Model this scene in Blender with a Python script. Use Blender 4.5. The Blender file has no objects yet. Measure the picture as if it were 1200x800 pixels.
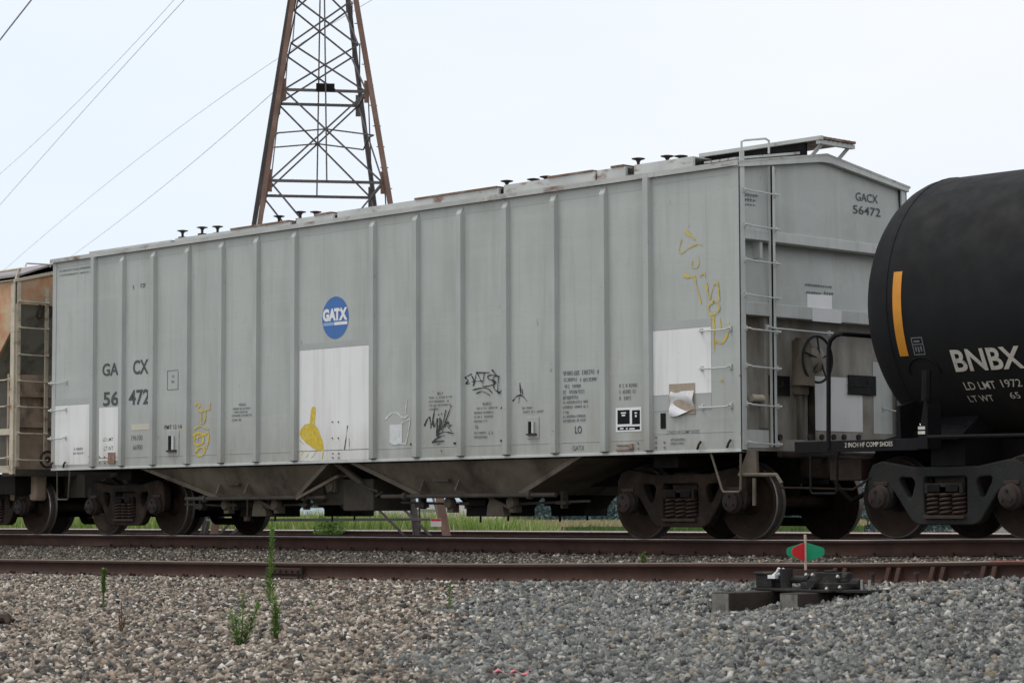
import bpy, bmesh, math, random
import numpy as np
from mathutils import Vector, Matrix

SC = bpy.context.scene
COL = SC.collection
rnd = random.Random(7)

# ------------------------------------------------------------------ camera
# world frame: x runs along the track, y away from the camera, z up; z = 0 is the
# railhead of the main track and y = 0 the near side sheet of the grey hopper car
F, YAW, PIT, ROLL = 2761.68, -0.8081, 0.0723, -0.0035
CAM = np.array([17.7446, -20.5914, 0.3319])
FW = np.array([math.sin(YAW)*math.cos(PIT), math.cos(YAW)*math.cos(PIT), math.sin(PIT)])
_rt = np.array([math.cos(YAW), -math.sin(YAW), 0.0]); _up = np.cross(_rt, FW)
RT = _rt*math.cos(ROLL) + _up*math.sin(ROLL)
UP = -_rt*math.sin(ROLL) + _up*math.cos(ROLL)
cd = bpy.data.cameras.new("camera"); cam = bpy.data.objects.new("camera", cd); COL.objects.link(cam)
cd.sensor_width = 36.0; cd.lens = 36.0*F/1200.0; cd.clip_start = 0.3; cd.clip_end = 4000
M = Matrix(((RT[0], UP[0], -FW[0], CAM[0]), (RT[1], UP[1], -FW[1], CAM[1]), (RT[2], UP[2], -FW[2], CAM[2]), (0, 0, 0, 1)))
cam.matrix_world = M
cd.dof.use_dof = True; cd.dof.focus_distance = 27.0; cd.dof.aperture_fstop = 6.3
SC.camera = cam
# ------------------------------------------------------------------ sky and sun (overcast)
SUN_EL, SUN_AZ = math.radians(64), math.radians(-132)      # azimuth from +y, clockwise: behind and left of the camera
w = bpy.data.worlds.new("World"); SC.world = w; w.use_nodes = True
nt = w.node_tree; nt.nodes.clear()
wo = nt.nodes.new("ShaderNodeOutputWorld"); bg = nt.nodes.new("ShaderNodeBackground")
sky = nt.nodes.new("ShaderNodeTexSky"); sky.sky_type = 'NISHITA'; sky.sun_disc = False
sky.sun_elevation = SUN_EL; sky.sun_rotation = SUN_AZ
sky.air_density = 1.0; sky.dust_density = 4.0; sky.ozone_density = 1.5
tc = nt.nodes.new("ShaderNodeTexCoord"); mp = nt.nodes.new("ShaderNodeMapping"); mp.inputs[3].default_value = (1.2, 1.2, 4.0)
nz = nt.nodes.new("ShaderNodeTexNoise"); nz.inputs["Scale"].default_value = 2.2; nz.inputs["Detail"].default_value = 4
cr = nt.nodes.new("ShaderNodeValToRGB")
cr.color_ramp.elements[0].position = 0.32; cr.color_ramp.elements[0].color = (8.9, 9.2, 9.75, 1)
cr.color_ramp.elements[1].position = 0.66; cr.color_ramp.elements[1].color = (9.65, 9.7, 9.75, 1)
mx = nt.nodes.new("ShaderNodeMix"); mx.data_type = 'RGBA'; mx.inputs[0].default_value = 0.96
nt.links.new(tc.outputs["Generated"], mp.inputs[0]); nt.links.new(mp.outputs[0], nz.inputs[0]); nt.links.new(nz.outputs[0], cr.inputs[0])
sx = nt.nodes.new("ShaderNodeVectorMath"); sx.operation = 'DOT_PRODUCT'; sx.inputs[1].default_value = (-.96, .2, -.25)
tr_ = nt.nodes.new("ShaderNodeValToRGB"); tr_.color_ramp.elements[0].position = 0.55; tr_.color_ramp.elements[0].color = (1, 1, 1, 1); tr_.color_ramp.elements[1].position = 1.0; tr_.color_ramp.elements[1].color = (.86, .945, 1.04, 1)
ml = nt.nodes.new("ShaderNodeMix"); ml.data_type = 'RGBA'; ml.blend_type = 'MULTIPLY'; ml.inputs[0].default_value = 1.0
nt.links.new(tc.outputs["Generated"], sx.inputs[0]); nt.links.new(sx.outputs["Value"], tr_.inputs[0]); nt.links.new(cr.outputs[0], ml.inputs[6]); nt.links.new(tr_.outputs[0], ml.inputs[7])
nt.links.new(sky.outputs[0], mx.inputs[6]); nt.links.new(ml.outputs[2], mx.inputs[7])
nt.links.new(mx.outputs[2], bg.inputs[0]); bg.inputs[1].default_value = 0.1; nt.links.new(bg.outputs[0], wo.inputs[0])
sd = bpy.data.lights.new("sun", 'SUN'); sd.energy = 1.3; sd.angle = math.radians(25); sd.color = (1.0, 0.96, 0.9)
so = bpy.data.objects.new("sun", sd); COL.objects.link(so)
_d = Vector((math.sin(SUN_AZ)*math.cos(SUN_EL), math.cos(SUN_AZ)*math.cos(SUN_EL), math.sin(SUN_EL)))
so.rotation_euler = _d.to_track_quat('Z', 'Y').to_euler()
SC.view_settings.view_transform = 'Standard'; SC.view_settings.look = 'None'
SC.view_settings.exposure = 0.08; SC.view_settings.gamma = 1.0; SC.view_settings.use_curve_mapping = False
SC.render.engine = 'CYCLES'
SC.cycles.max_bounces = 6; SC.cycles.diffuse_bounces = 3; SC.cycles.glossy_bounces = 3

# ------------------------------------------------------------------ measuring helpers (photo pixel -> point on a real plane)
def ray(px, py): return FW + RT*((px-600)/F) - UP*((py-400)/F)
def S(px, py, y=0.0):
    d = ray(px, py); return CAM + d*((y-CAM[1])/d[1])
def EX(px, py, x=0.0):
    d = ray(px, py); return CAM + d*((x-CAM[0])/d[0])
def AT(px, py, D): return CAM + ray(px, py)*D

# ------------------------------------------------------------------ object helpers
def tag(o, label=None, cat=None, group=None, kind=None):
    if label: o['label'] = label
    if cat: o['category'] = cat
    if group: o['group'] = group
    if kind: o['kind'] = kind
    return o
def thing(name, label, cat, loc, group=None):
    o = bpy.data.objects.new(name, None); COL.objects.link(o); o.location = loc; o.empty_display_size = .2
    return tag(o, label, cat, group)
def wloc(o):
    p = Vector((0, 0, 0))
    while o: p = p + o.location; o = o.parent
    return p
def link(name, me, mat, parent=None):
    o = bpy.data.objects.new(name, me); COL.objects.link(o)
    for m in (mat if isinstance(mat, (list, tuple)) else [mat]): me.materials.append(m)
    if parent: o.parent = parent; o.location = -wloc(parent)
    return o
class MB:
    def __init__(s): s.v = []; s.f = []; s.m = []
    def add(s, vs, fs, m=0):
        b = len(s.v); s.v += [tuple(map(float, v)) for v in vs]; s.f += [tuple(i+b for i in f) for f in fs]; s.m += [m]*len(fs); return s
    def box(s, a, b, m=0):
        x0, y0, z0 = [min(p, q) for p, q in zip(a, b)]; x1, y1, z1 = [max(p, q) for p, q in zip(a, b)]
        return s.add([(x0,y0,z0),(x1,y0,z0),(x1,y1,z0),(x0,y1,z0),(x0,y0,z1),(x1,y0,z1),(x1,y1,z1),(x0,y1,z1)],
            [(0,3,2,1),(4,5,6,7),(0,1,5,4),(1,2,6,5),(2,3,7,6),(3,0,4,7)], m)
    def poly(s, pts, m=0): return s.add(pts, [tuple(range(len(pts)))], m)
    def prism(s, pts, d, m=0):
        n = len(pts); d = np.array(d, float); p = [np.array(q, float) for q in pts]
        return s.add(p + [q+d for q in p], [tuple(range(n))[::-1], tuple(range(n, 2*n))] + [(i, (i+1) % n, (i+1) % n+n, i+n) for i in range(n)], m)
    def bar(s, a, b, wd, ht, up=(0, 0, 1), m=0):
        a = Vector(a); b = Vector(b); d = (b-a).normalized(); u = Vector(up); r = d.cross(u)
        if r.length < 1e-4: r = d.cross(Vector((1, 0, 0)))
        r.normalize(); u = r.cross(d); vs = []
        for p in (a, b):
            for sx, sz in ((-1,-1),(1,-1),(1,1),(-1,1)): vs.append(p + r*(sx*wd/2) + u*(sz*ht/2))
        return s.add(vs, [(0,3,2,1),(4,5,6,7),(0,1,5,4),(1,2,6,5),(2,3,7,6),(3,0,4,7)], m)
    def tube(s, pts, r, n=8, m=0, cap=True):
        pts = [Vector(p) for p in pts]; R = r if isinstance(r, (list, tuple)) else [r]*len(pts); vs = []; prev = None
        for i, p in enumerate(pts):
            d = (pts[min(i+1, len(pts)-1)] - pts[max(i-1, 0)]).normalized()
            if prev is None:
                u = d.cross(Vector((0, 0, 1)))
                if u.length < 1e-3: u = d.cross(Vector((1, 0, 0)))
            else: u = prev - d*prev.dot(d)
            u.normalize(); prev = u; v = d.cross(u)
            for k in range(n):
                a = 2*math.pi*k/n; vs.append(p + (u*math.cos(a) + v*math.sin(a))*R[i])
        fs = []
        for i in range(len(pts)-1):
            for k in range(n): fs.append((i*n+k, i*n+(k+1) % n, (i+1)*n+(k+1) % n, (i+1)*n+k))
        if cap: fs += [tuple(range(n))[::-1], tuple((len(pts)-1)*n+k for k in range(n))]
        return s.add(vs, fs, m)
    def lathe_y(s, cx, cz, prof, n=40, ms=None):
        vs = []; fs = []; mi = []
        for (y, r) in prof:
            for k in range(n):
                a = 2*math.pi*k/n; vs.append((cx + r*math.cos(a), y, cz + r*math.sin(a)))
        b = len(s.v); s.v += vs
        for i in range(len(prof)-1):
            for k in range(n):
                s.f.append((b+i*n+k, b+i*n+(k+1) % n, b+(i+1)*n+(k+1) % n, b+(i+1)*n+k)); s.m.append(ms[i] if ms else 0)
        return s
    def build(s, name, mat, parent=None, smooth=False, bevel=0.0, label=None):
        me = bpy.data.meshes.new(name); me.from_pydata(s.v, [], s.f)
        o = link(name, me, mat, parent)
        me.polygons.foreach_set("material_index", s.m)
        if not bevel:
            bm = bmesh.new(); bm.from_mesh(me); bmesh.ops.recalc_face_normals(bm, faces=bm.faces); bm.to_mesh(me); bm.free()
        if smooth:
            me.polygons.foreach_set("use_smooth", [True]*len(me.polygons))
            md = o.modifiers.new("edges", 'EDGE_SPLIT'); md.split_angle = math.radians(38)
        if bevel:
            bm = bmesh.new(); bm.from_mesh(me); bmesh.ops.recalc_face_normals(bm, faces=bm.faces); bm.to_mesh(me); bm.free()
            md = o.modifiers.new("bevel", 'BEVEL'); md.width = bevel; md.segments = 2; md.limit_method = 'ANGLE'
        me.update()
        if label: o['label'] = label
        return o
def np_mesh(name, V, Fq, mat, parent=None, smooth=False, midx=None):
    """V (n,3) float array, Fq (m,k) int array"""
    me = bpy.data.meshes.new(name); k = Fq.shape[1]
    me.vertices.add(len(V)); me.vertices.foreach_set("co", V.astype(np.float32).ravel())
    me.loops.add(Fq.size); me.loops.foreach_set("vertex_index", Fq.astype(np.int32).ravel())
    me.polygons.add(len(Fq)); me.polygons.foreach_set("loop_start", np.arange(0, Fq.size, k, dtype=np.int32))
    me.polygons.foreach_set("loop_total", np.full(len(Fq), k, dtype=np.int32))
    if midx is not None: me.polygons.foreach_set("material_index", midx.astype(np.int32))
    if smooth: me.polygons.foreach_set("use_smooth", np.ones(len(Fq), bool))
    me.update(calc_edges=True)
    return link(name, me, mat, parent)

# ------------------------------------------------------------------ materials
def ramp(N, L, src, stops, interp='LINEAR'):
    r = N.new("ShaderNodeValToRGB"); r.color_ramp.interpolation = interp; e = r.color_ramp.elements
    while len(e) < len(stops): e.new(0.5)
    for i, (p, c) in enumerate(stops):
        e[i].position = p; e[i].color = (c, c, c, 1) if isinstance(c, (int, float)) else (*c, 1)
    L.new(src, r.inputs[0]); return r.outputs[0]
def mixc(N, L, f, a, b):
    m = N.new("ShaderNodeMix"); m.data_type = 'RGBA'
    for sock, v in ((m.inputs[0], f), (m.inputs[6], a), (m.inputs[7], b)):
        if isinstance(v, bpy.types.NodeSocket): L.new(v, sock)
        elif isinstance(v, (int, float)): sock.default_value = v
        else: sock.default_value = (*v, 1)
    return m.outputs[2]
def noise(N, L, co, scale, detail=5, map_scale=None, rough=.55):
    if map_scale:
        m = N.new("ShaderNodeMapping"); m.inputs[3].default_value = map_scale; L.new(co, m.inputs[0]); co = m.outputs[0]
    n = N.new("ShaderNodeTexNoise"); n.inputs["Scale"].default_value = scale; n.inputs["Detail"].default_value = detail; n.inputs["Roughness"].default_value = rough
    L.new(co, n.inputs["Vector"]); return n.outputs[0]
def mul(c, k): return tuple(min(1, x*k) for x in c)
def mat(name, base, rough=.6, metal=0.0, var=.12, scale=2.5, dirts=(), bump=0.0, bscale=40, spec=.35, spray=None):
    """dirts: (colour, noise scale, mapping scale, ramp low, ramp high, amount)"""
    m = bpy.data.materials.new(name); m.use_nodes = True; N = m.node_tree.nodes; L = m.node_tree.links
    b = N["Principled BSDF"]; t = N.new("ShaderNodeTexCoord"); co = t.outputs["Object"]
    c = ramp(N, L, noise(N, L, co, scale), [(0.3, mul(base, 1-var)), (0.7, mul(base, 1+var))])
    for (dc, ds, dm, lo, hi, amt) in dirts:
        f = ramp(N, L, noise(N, L, co, ds, 6, dm, .62), [(lo, 0.0), (hi, float(amt))])
        c = mixc(N, L, f, c, dc)
    if spray:                                                  # road film thrown up from the wheels: colour, z full, z none, amount
        sp_ = N.new("ShaderNodeSeparateXYZ"); L.new(co, sp_.inputs[0]); mr = N.new("ShaderNodeMapRange")
        mr.inputs[1].default_value = spray[1]; mr.inputs[2].default_value = spray[2]; mr.inputs[3].default_value = spray[3]; mr.inputs[4].default_value = 0.0
        L.new(sp_.outputs[2], mr.inputs[0]); mm_ = N.new("ShaderNodeMath"); mm_.operation = 'MULTIPLY'; L.new(mr.outputs[0], mm_.inputs[0])
        L.new(ramp(N, L, noise(N, L, co, 2.6, 6, (1.4, 1, .5), .65), [(.3, 0.0), (.75, 1.0)]), mm_.inputs[1]); c = mixc(N, L, mm_.outputs[0], c, spray[0])
    L.new(c, b.inputs["Base Color"]); b.inputs["Metallic"].default_value = metal
    b.inputs["Specular IOR Level"].default_value = spec
    rr = ramp(N, L, noise(N, L, co, scale*3), [(0.3, max(.02, rough-.1)), (0.7, min(1, rough+.1))]); L.new(rr, b.inputs["Roughness"])
    if bump:
        bn = N.new("ShaderNodeBump"); bn.inputs["Strength"].default_value = bump; bn.inputs["Distance"].default_value = .02
        L.new(noise(N, L, co, bscale, 4), bn.inputs["Height"]); L.new(bn.outputs[0], b.inputs["Normal"])
    return m
def island_mat(name, stops, rough=.9, bump=0.0, var=.2, vscale=30, transl=0.0):
    """every separate stone or leaf takes its own colour from the ramp"""
    m = bpy.data.materials.new(name); m.use_nodes = True; N = m.node_tree.nodes; L = m.node_tree.links
    b = N["Principled BSDF"]; g = N.new("ShaderNodeNewGeometry")
    c = ramp(N, L, g.outputs["Random Per Island"], stops, 'LINEAR')
    t = N.new("ShaderNodeTexCoord"); n = noise(N, L, t.outputs["Object"], vscale, 3)
    v = ramp(N, L, n, [(.3, 1-var), (.7, 1.0)])
    mm = N.new("ShaderNodeMix"); mm.data_type = 'RGBA'; mm.blend_type = 'MULTIPLY'; mm.inputs[0].default_value = 1.0
    L.new(c, mm.inputs[6]); L.new(v, mm.inputs[7]); L.new(mm.outputs[2], b.inputs["Base Color"])
    b.inputs["Roughness"].default_value = rough; b.inputs["Specular IOR Level"].default_value = .2
    if transl:
        tr = N.new("ShaderNodeBsdfTranslucent"); L.new(mm.outputs[2], tr.inputs[0]); ms = N.new("ShaderNodeMixShader"); ms.inputs[0].default_value = transl
        L.new(b.outputs[0], ms.inputs[1]); L.new(tr.outputs[0], ms.inputs[2]); L.new(ms.outputs[0], N["Material Output"].inputs[0])
    return m
TAN = (.27, .235, .18); RUST = (.15, .065, .036); SOOT = (.035, .032, .03)
GREY = (.418, .446, .430)
V_ = (1, 1, 1)
streak = (3.0, 3.0, .12); hstreak = (.12, 1, 3.0)
M_side = mat("grey car paint", GREY, .5, 0, .06, .9, [((.30,.31,.285), .8, (2.2,2.2,.3), .48, .78, .75), ((.50,.52,.50), 1.3, hstreak, .52, .8, .5), ((.29,.295,.27), 5, (2.2,2.2,.09), .55, .78, .5), (TAN, 2.2, (1.2,1.2,.35), .58, .85, .45), ((.36,.37,.345), 16, (.25,1,2), .55, .72, .45), ((.17,.125,.09), 11, (1,1,.35), .66, .76, .75)], .09, 2.2, .3, spray=((.23,.195,.15), 1.05, 2.0, .6))
M_rib = mat("grey rib paint", mul(GREY, .95), .5, 0, .08, 1.5, [((.3,.31,.29), 3, streak, .5, .8, .5), ((.2,.13,.09), 10, V_, .66, .76, .7)], spray=((.22,.18,.135), 1.05, 1.9, .6))
M_white = mat("fresh white patch paint", (.76, .77, .765), .5, 0, .04, 1.2, [((.46,.455,.43), 2.5, streak, .5, .8, .55), ((.3,.26,.2), 12, V_, .66, .76, .55)], spray=((.30,.26,.21), 1.05, 1.6, .6))
M_trim = mat("pale grey trim paint", (.50, .525, .51), .5, 0, .08, 2, [((.3,.29,.26), 4, streak, .5, .8, .5), (RUST, 9, V_, .68, .8, .6)])
M_patch = mat("darker grey touch up paint", (.38, .40, .395), .55, 0, .06, 1.5)
M_end = mat("dirty grey end paint", (.315, .31, .285), .65, 0, .15, 2, [((.17,.135,.10), 1.6, (1.5,1.5,.5), .40, .66, .9), (RUST, 7, (1,1,.4), .62, .75, .6)])
M_roof = mat("weathered roof metal", (.44, .455, .44), .6, 0, .15, 2, [(RUST, 2.5, (.8,2,2), .56, .68, .85)])
M_rustroof = mat("rusted walkway grating", (.16, .09, .06), .8, 0, .3, 5, [((.35,.33,.3), 4, V_, .5, .7, .7)])
M_under = mat("dusty underframe", (.075, .066, .054), .85, 0, .25, 3, [((.03,.024,.02), 3, V_, .45, .7, .85), ((.13,.115,.09), 1.6, V_, .55, .8, .5)], .15, 30)
M_bay = mat("dusty hopper bay steel", (.155, .132, .10), .8, 0, .2, 1.6, [((.05,.038,.028), 1.6, (1,1,.7), .42, .68, .95), ((.10,.05,.028), 4, V_, .6, .8, .5)], .1, 20)
M_black = mat("black greasy steel", (.013, .012, .011), .85, 0, .3, 4, [((.035,.028,.021), 4, V_, .5, .8, .6)], 0, 40, .15)
M_bogie = mat("dark cast steel with grime", (.026, .020, .016), .88, 0, .25, 5, [((.075,.046,.032), 5, V_, .48, .72, .8), ((.03,.028,.026), 2.5, V_, .5, .75, .7)], .35, 30, .18)
M_bogie_grey = mat("dark grey cast steel", (.028, .029, .029), .8, 0, .2, 5, [((.05,.032,.024), 5, V_, .56, .78, .6), ((.02,.019,.018), 2.5, V_, .5, .75, .7)], .35, 30, .18)
M_wheel = mat("rusty brown wheel", (.034, .022, .016), .85, 0, .25, 4, [((.013,.011,.010), 3, V_, .45, .75, .8)], 0, 40, .2)
M_treadside = mat("dull worn tread", (.12, .105, .095), .5, .5, .15, 6, [((.05,.035,.028), 6, V_, .45, .7, .8)])
M_tread = mat("worn bright steel", (.40, .385, .37), .4, .8, .1, 6, [((.14,.10,.08), 6, V_, .52, .75, .7)])
M_cap = mat("bearing cap steel", (.034, .027, .024), .8, 0, .25, 8, [((.055,.026,.019), 8, V_, .5, .7, .7)])
M_spring = mat("rusty spring steel", (.045, .027, .021), .7, 0, .3, 10)
M_tank = mat("black tank paint", (.0105, .0112, .0125), .72, 0, .15, 1.5, [((.0155,.0155,.016), 1.4, (1,1,.3), .45, .85, .7), ((.026,.024,.021), 7, (1,1,.2), .64, .8, .4)], .04, 2, .18, spray=((.035,.03,.024), 1.0, 2.2, .8))
M_tankdk = mat("black tank frame paint", (.009, .009, .0105), .7, 0, .2, 3, [((.022,.02,.019), 4, V_, .55, .8, .6)], 0, 40, .14)
M_orange = mat("yellow orange reflective tape", (.60, .25, .025), .5, 0, .08, 5)
M_lettw = mat("off white stencil paint", (.56, .53, .47), .7, 0, .15, 9, [((.12,.12,.12), 14, V_, .58, .72, .7)])
M_lett = mat("dark grey stencil paint", (.075, .085, .088), .7, 0, .15, 9)
M_lettf = mat("faded small stencil paint", (.15, .165, .168), .7, 0, .2, 20)
M_blue = mat("blue emblem decal", (.05, .155, .42), .5, 0, .05, 4)
M_lblue = mat("pale blue emblem strip", (.25, .40, .62), .5, 0, .1, 30)
M_decalw = mat("white decal film", (.75, .76, .77), .5, 0, .04, 4)
M_gfblk = mat("black marker graffiti", (.03, .032, .036), .6, 0, .2, 20)
M_gfyel = mat("yellow spray graffiti", (.60, .45, .05), .7, 0, .2, 14, [((.60,.585,.52), 11, V_, .56, .7, .75)])
M_gfora = mat("faded ochre graffiti", (.54, .43, .12), .7, 0, .15, 14, [(GREY, 13, V_, .48, .70, .6)])
M_gfwht = mat("white spray graffiti", (.62, .65, .66), .7, 0, .1, 14, [(GREY, 10, V_, .48, .7, .55)])
M_paper = mat("torn white paper placard", (.66, .67, .69), .7, 0, .06, 8, [((.42,.36,.28), 6, V_, .55, .75, .7)], .3, 14)
M_cardb = mat("weathered tan backing", (.36, .30, .24), .8, 0, .15, 15)
M_placard = mat("black placard board", (.009, .009, .0105), .6, 0, .2, 6, (), 0, 40, .15)
M_rail = mat("rusted rail steel", (.05, .024, .017), .85, 0, .2, 3, [((.075,.036,.024), 5, (.4,1,1), .5, .75, .7), ((.024,.019,.017), 3, (.3,1,1), .52, .75, .7)], .15, 40)
M_railtop = mat("polished railhead with painted shine", (.62, .61, .60), .45, .1, .08, 3)  # pale, nearly matte colour carries the shine of the worn head
M_railtop2 = mat("dull brown railhead", (.13, .10, .083), .55, .3, .15, 4, [((.26,.23,.2), 5, (.2,1,1), .5, .7, .6)])
M_railred = mat("red painted railhead", (.22, .05, .04), .7, 0, .2, 8)
M_tie = mat("creosoted timber", (.035, .027, .023), .85, 0, .25, 4, [((.16,.14,.12), 3, (1,.2,3), .52, .75, .6)], .4, 25)
M_endgrain = mat("split timber end grain", (.17, .165, .15), .9, 0, .25, 14, [((.06,.05,.04), 9, (3,1,1), .5, .7, .7)])
M_swblk = mat("black greasy switch casting", (.02, .02, .021), .7, 0, .3, 8, [((.085,.068,.055), 7, V_, .48, .72, .8)], .4, 40, .25)
M_bolt = mat("pale bare bolt steel", (.34, .33, .31), .5, .4, .15, 30)
M_red = mat("red target enamel", (.58, .018, .025), .5, 0, .06, 10)
M_green = mat("green target enamel", (.0, .23, .11), .5, 0, .06, 10)
M_mast = mat("pale weathered mast paint", (.46, .37, .31), .7, 0, .12, 20)
M_tower = mat("rust brown tower angle", (.19, .115, .088), .8, 0, .2, 3, [((.25,.2,.17), 3, V_, .55, .75, .6)])  # rust brown lightened, aerial haze put into the colour
M_towerdk = mat("dark grey tower steel", (.11, .10, .10), .8, 0, .2, 3, [((.15,.11,.09), 3, V_, .55, .75, .6)])  # steel grey likewise raised to hold the haze of distance
M_wire = mat("grey conductor wire", (.40, .41, .42), .6, .3, .1, 4)
M_conc = mat("weathered concrete", (.38, .36, .33), .9, 0, .2, 8)
# rusty hopper paints
M_rusty = mat("rust bled cream paint", (.52, .40, .27), .8, 0, .15, 2, [((.47,.19,.075), 1.7, (1,1,1.3), .42, .64, .9), ((.2,.07,.04), 4, V_, .58, .75, .8)])
M_cream = mat("cream ladder paint", (.52, .47, .37), .7, 0, .12, 4, [((.25,.11,.06), 6, V_, .55, .7, .8)])
M_mauve = mat("weathered mauve grey roof", (.27, .25, .25), .8, 0, .15, 3)
M_pad = mat("rust stained bracket", (.24, .15, .11), .8, 0, .25, 9, [((.4,.36,.32), 12, V_, .5, .7, .7)])
M_slope = mat("olive grey slope sheet paint", (.40, .40, .35), .8, 0, .15, 2, [((.05,.042,.035), 1.8, (1,1,.7), .48, .68, .9)])  # olive grey with dark blotches from noise
M_brown = mat("dust brown end sheet", (.40, .31, .235), .85, 0, .2, 2.5, [((.07,.05,.04), 3, (1,1,.6), .48, .7, .8)])

# ------------------------------------------------------------------ ground
XS = [-60, -9.8, -2.7, -.24, 2.9, 4.5, 5.45, 6.3, 9, 40]; ZS = [-.33, -.264, -.223, -.198, -.147, -.13, -.107, -.085, -.05, -.02]
XM = [-60, -1, 1, 2.1, 3.1, 8, 60]; ZM = [0.0, 0, .007, .023, .035, .06, .06]
def zsid(x): return np.interp(x, XS, ZS)
def zmain(x): return np.interp(x, XM, ZM)
def sst(a, b, t):
    t = np.clip((t-a)/(b-a), 0, 1); return t*t*(3-2*t)
def bumps(x, y):
    return (np.sin(x*1.7+y*.9)*np.sin(y*2.3-x*.6+1.3)*.5 + np.sin(x*4.1-y*3.3)*np.sin(y*5.2+x*2.2)*.25 + np.sin(x*9.3+y*6.1)*np.sin(y*8.7-x*7.9+.4)*.18)
KY = np.array([-80, -22, -13, -11.4, -8.5, -6.4, -5.0, -4.35, -1.5, -.9, .35, 3.1, 4.8, 14, 15.2, 18.8, 20.5, 24, 34, 3000], float)
def gz(x, y):
    x = np.asarray(x, float); y = np.asarray(y, float); x, y = np.broadcast_arrays(x, y)
    zs = zsid(x); KZ = []
    for k in KY:
        v = {-80: -1.7, -22: -1.3, -13: -.75, -11.4: -.655, -8.5: -.57, 3.1: -.2, 4.8: -.55, 14: -.6, 15.2: -.31, 18.8: -.31, 20.5: -.5, 24: -.8, 34: -2.8, 3000: -2.8}.get(k)
        if v is not None: KZ.append(np.full(x.shape, v))
        elif k == -6.4: KZ.append(.5*zs - .42)
        elif k == -5.0: KZ.append(zs - .285)
        elif k == -4.35: KZ.append(zs - .215)
        elif k == -1.5: KZ.append(zs - .185)
        elif k == -.9: KZ.append(.5*zs - .25)
        elif k == .35: KZ.append(zmain(x) - .222)
    KZ = np.array(KZ); z = np.empty(x.shape)
    i = np.clip(np.searchsorted(KY, y, side='right')-1, 0, len(KY)-2)
    t = (y-KY[i])/(KY[i+1]-KY[i]); ii = np.indices(x.shape)
    z = KZ[(i,)+tuple(ii)]*(1-t) + KZ[(i+1,)+tuple(ii)]*t
    near = sst(-16, -12, y)*(1-sst(-4.5, -4.2, y))
    z = z + near*.022*bumps(x, y)
    z = z - .12*np.exp(-((x-4.75)/1.1)**2-((y+5.5)/.9)**2)*(1-sst(-4.5, -4.2, y))
    z = z + .17*sst(5.8, 7.1, x)*np.exp(-((y+5.7)/1.15)**2)*(1-sst(-4.9, -4.3, y))
    z = z + .05*sst(4.0, 7.5, x)*np.exp(-((y+8.2)/1.4)**2)
    return z
def fresh(x, y):
    """> 0 where the newer grey ballast has been tipped"""
    ax, ay, bx, by = 7.9, -11.9, .9, -4.9
    d = ((bx-ax)*(y-ay) - (by-ay)*(x-ax))/math.hypot(bx-ax, by-ay)
    return -d + .45*bumps(x*.9, y*.9)
gx = np.unique(np.concatenate([np.linspace(-2500, -60, 22), np.linspace(-60, -14, 40), np.linspace(-14, 14, 190), np.linspace(14, 60, 30), np.linspace(60, 2500, 22)]))
gy = np.unique(np.concatenate([np.linspace(-80, -14, 18), np.linspace(-14, 6, 160), np.linspace(6, 40, 60), np.linspace(40, 3000, 24), KY]))
GX, GY = np.meshgrid(gx, gy); GZ = gz(GX, GY)
nx, ny = len(gx), len(gy); a = (np.arange(ny-1)[:, None]*nx + np.arange(nx-1)[None, :]).ravel()
M_ground = mat("dusty ground and fines", (.12, .108, .092), .95, 0, .3, 6, [((.22,.2,.17), 35, V_, .5, .65, .8), ((.05,.048,.045), 28, V_, .5, .65, .8), ((.055,.08,.03), .2, V_, .5, .7, .6)], .6, 60)
g = np_mesh("ground", np.stack([GX, GY, GZ], -1).reshape(-1, 3), np.stack([a, a+1, a+nx+1, a+nx], -1), M_ground, smooth=True)
tag(g, "gravel and earth ground under the tracks and fields", kind="structure")

ICO_V = None
def ico(k):
    bm = bmesh.new(); bmesh.ops.create_icosphere(bm, subdivisions=k, radius=1.0)
    v = np.array([p.co[:] for p in bm.verts]); f = np.array([[q.index for q in p.verts] for p in bm.faces]); bm.free(); return v, f
SHAPES = {0: None, 1: None}
SHAPES[0] = ico(1)
_c = np.array([(x, y, z) for x in (-.8, .8) for y in (-.8, .8) for z in (-.8, .8)], float)
SHAPES[1] = (_c, np.array([(0,1,3),(0,3,2),(4,6,7),(4,7,5),(0,4,5),(0,5,1),(2,3,7),(2,7,6),(0,2,6),(0,6,4),(1,5,7),(1,7,3)]))
def stones(name, X, Y, Z, R, m, label, seed, jit=.28, flat=(.55, .95), smooth=False, sub=0):
    IV, IF = SHAPES[sub]
    rg = np.random.default_rng(seed); n = len(X)
    q = rg.normal(size=(n, 4)); q /= np.linalg.norm(q, axis=1)[:, None]; a, b, c, d = q.T
    Rm = np.stack([1-2*(c*c+d*d), 2*(b*c-a*d), 2*(b*d+a*c), 2*(b*c+a*d), 1-2*(b*b+d*d), 2*(c*d-a*b), 2*(b*d-a*c), 2*(c*d+a*b), 1-2*(b*b+c*c)], -1).reshape(n, 3, 3)
    sc = np.stack([rg.uniform(.8, 1.55 if sub else 1.25, n), rg.uniform(.7, 1.0, n), rg.uniform(*flat, n)], -1)*R[:, None]
    V = (IV[None] + (rg.uniform(-jit, jit, (n, len(IV), 3)) if sub else IV[None]*rg.uniform(-jit, jit, (n, len(IV), 1))))*sc[:, None, :]
    V = np.einsum('nij,nkj->nki', Rm, V) + np.stack([X, Y, Z], -1)[:, None, :]
    Fc = IF[None] + (np.arange(n)*len(IV))[:, None, None]
    o = np_mesh(name, V.reshape(-1, 3), Fc.reshape(-1, 3), m, smooth=smooth)
    return tag(o, label, "gravel", kind="stuff")
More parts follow.
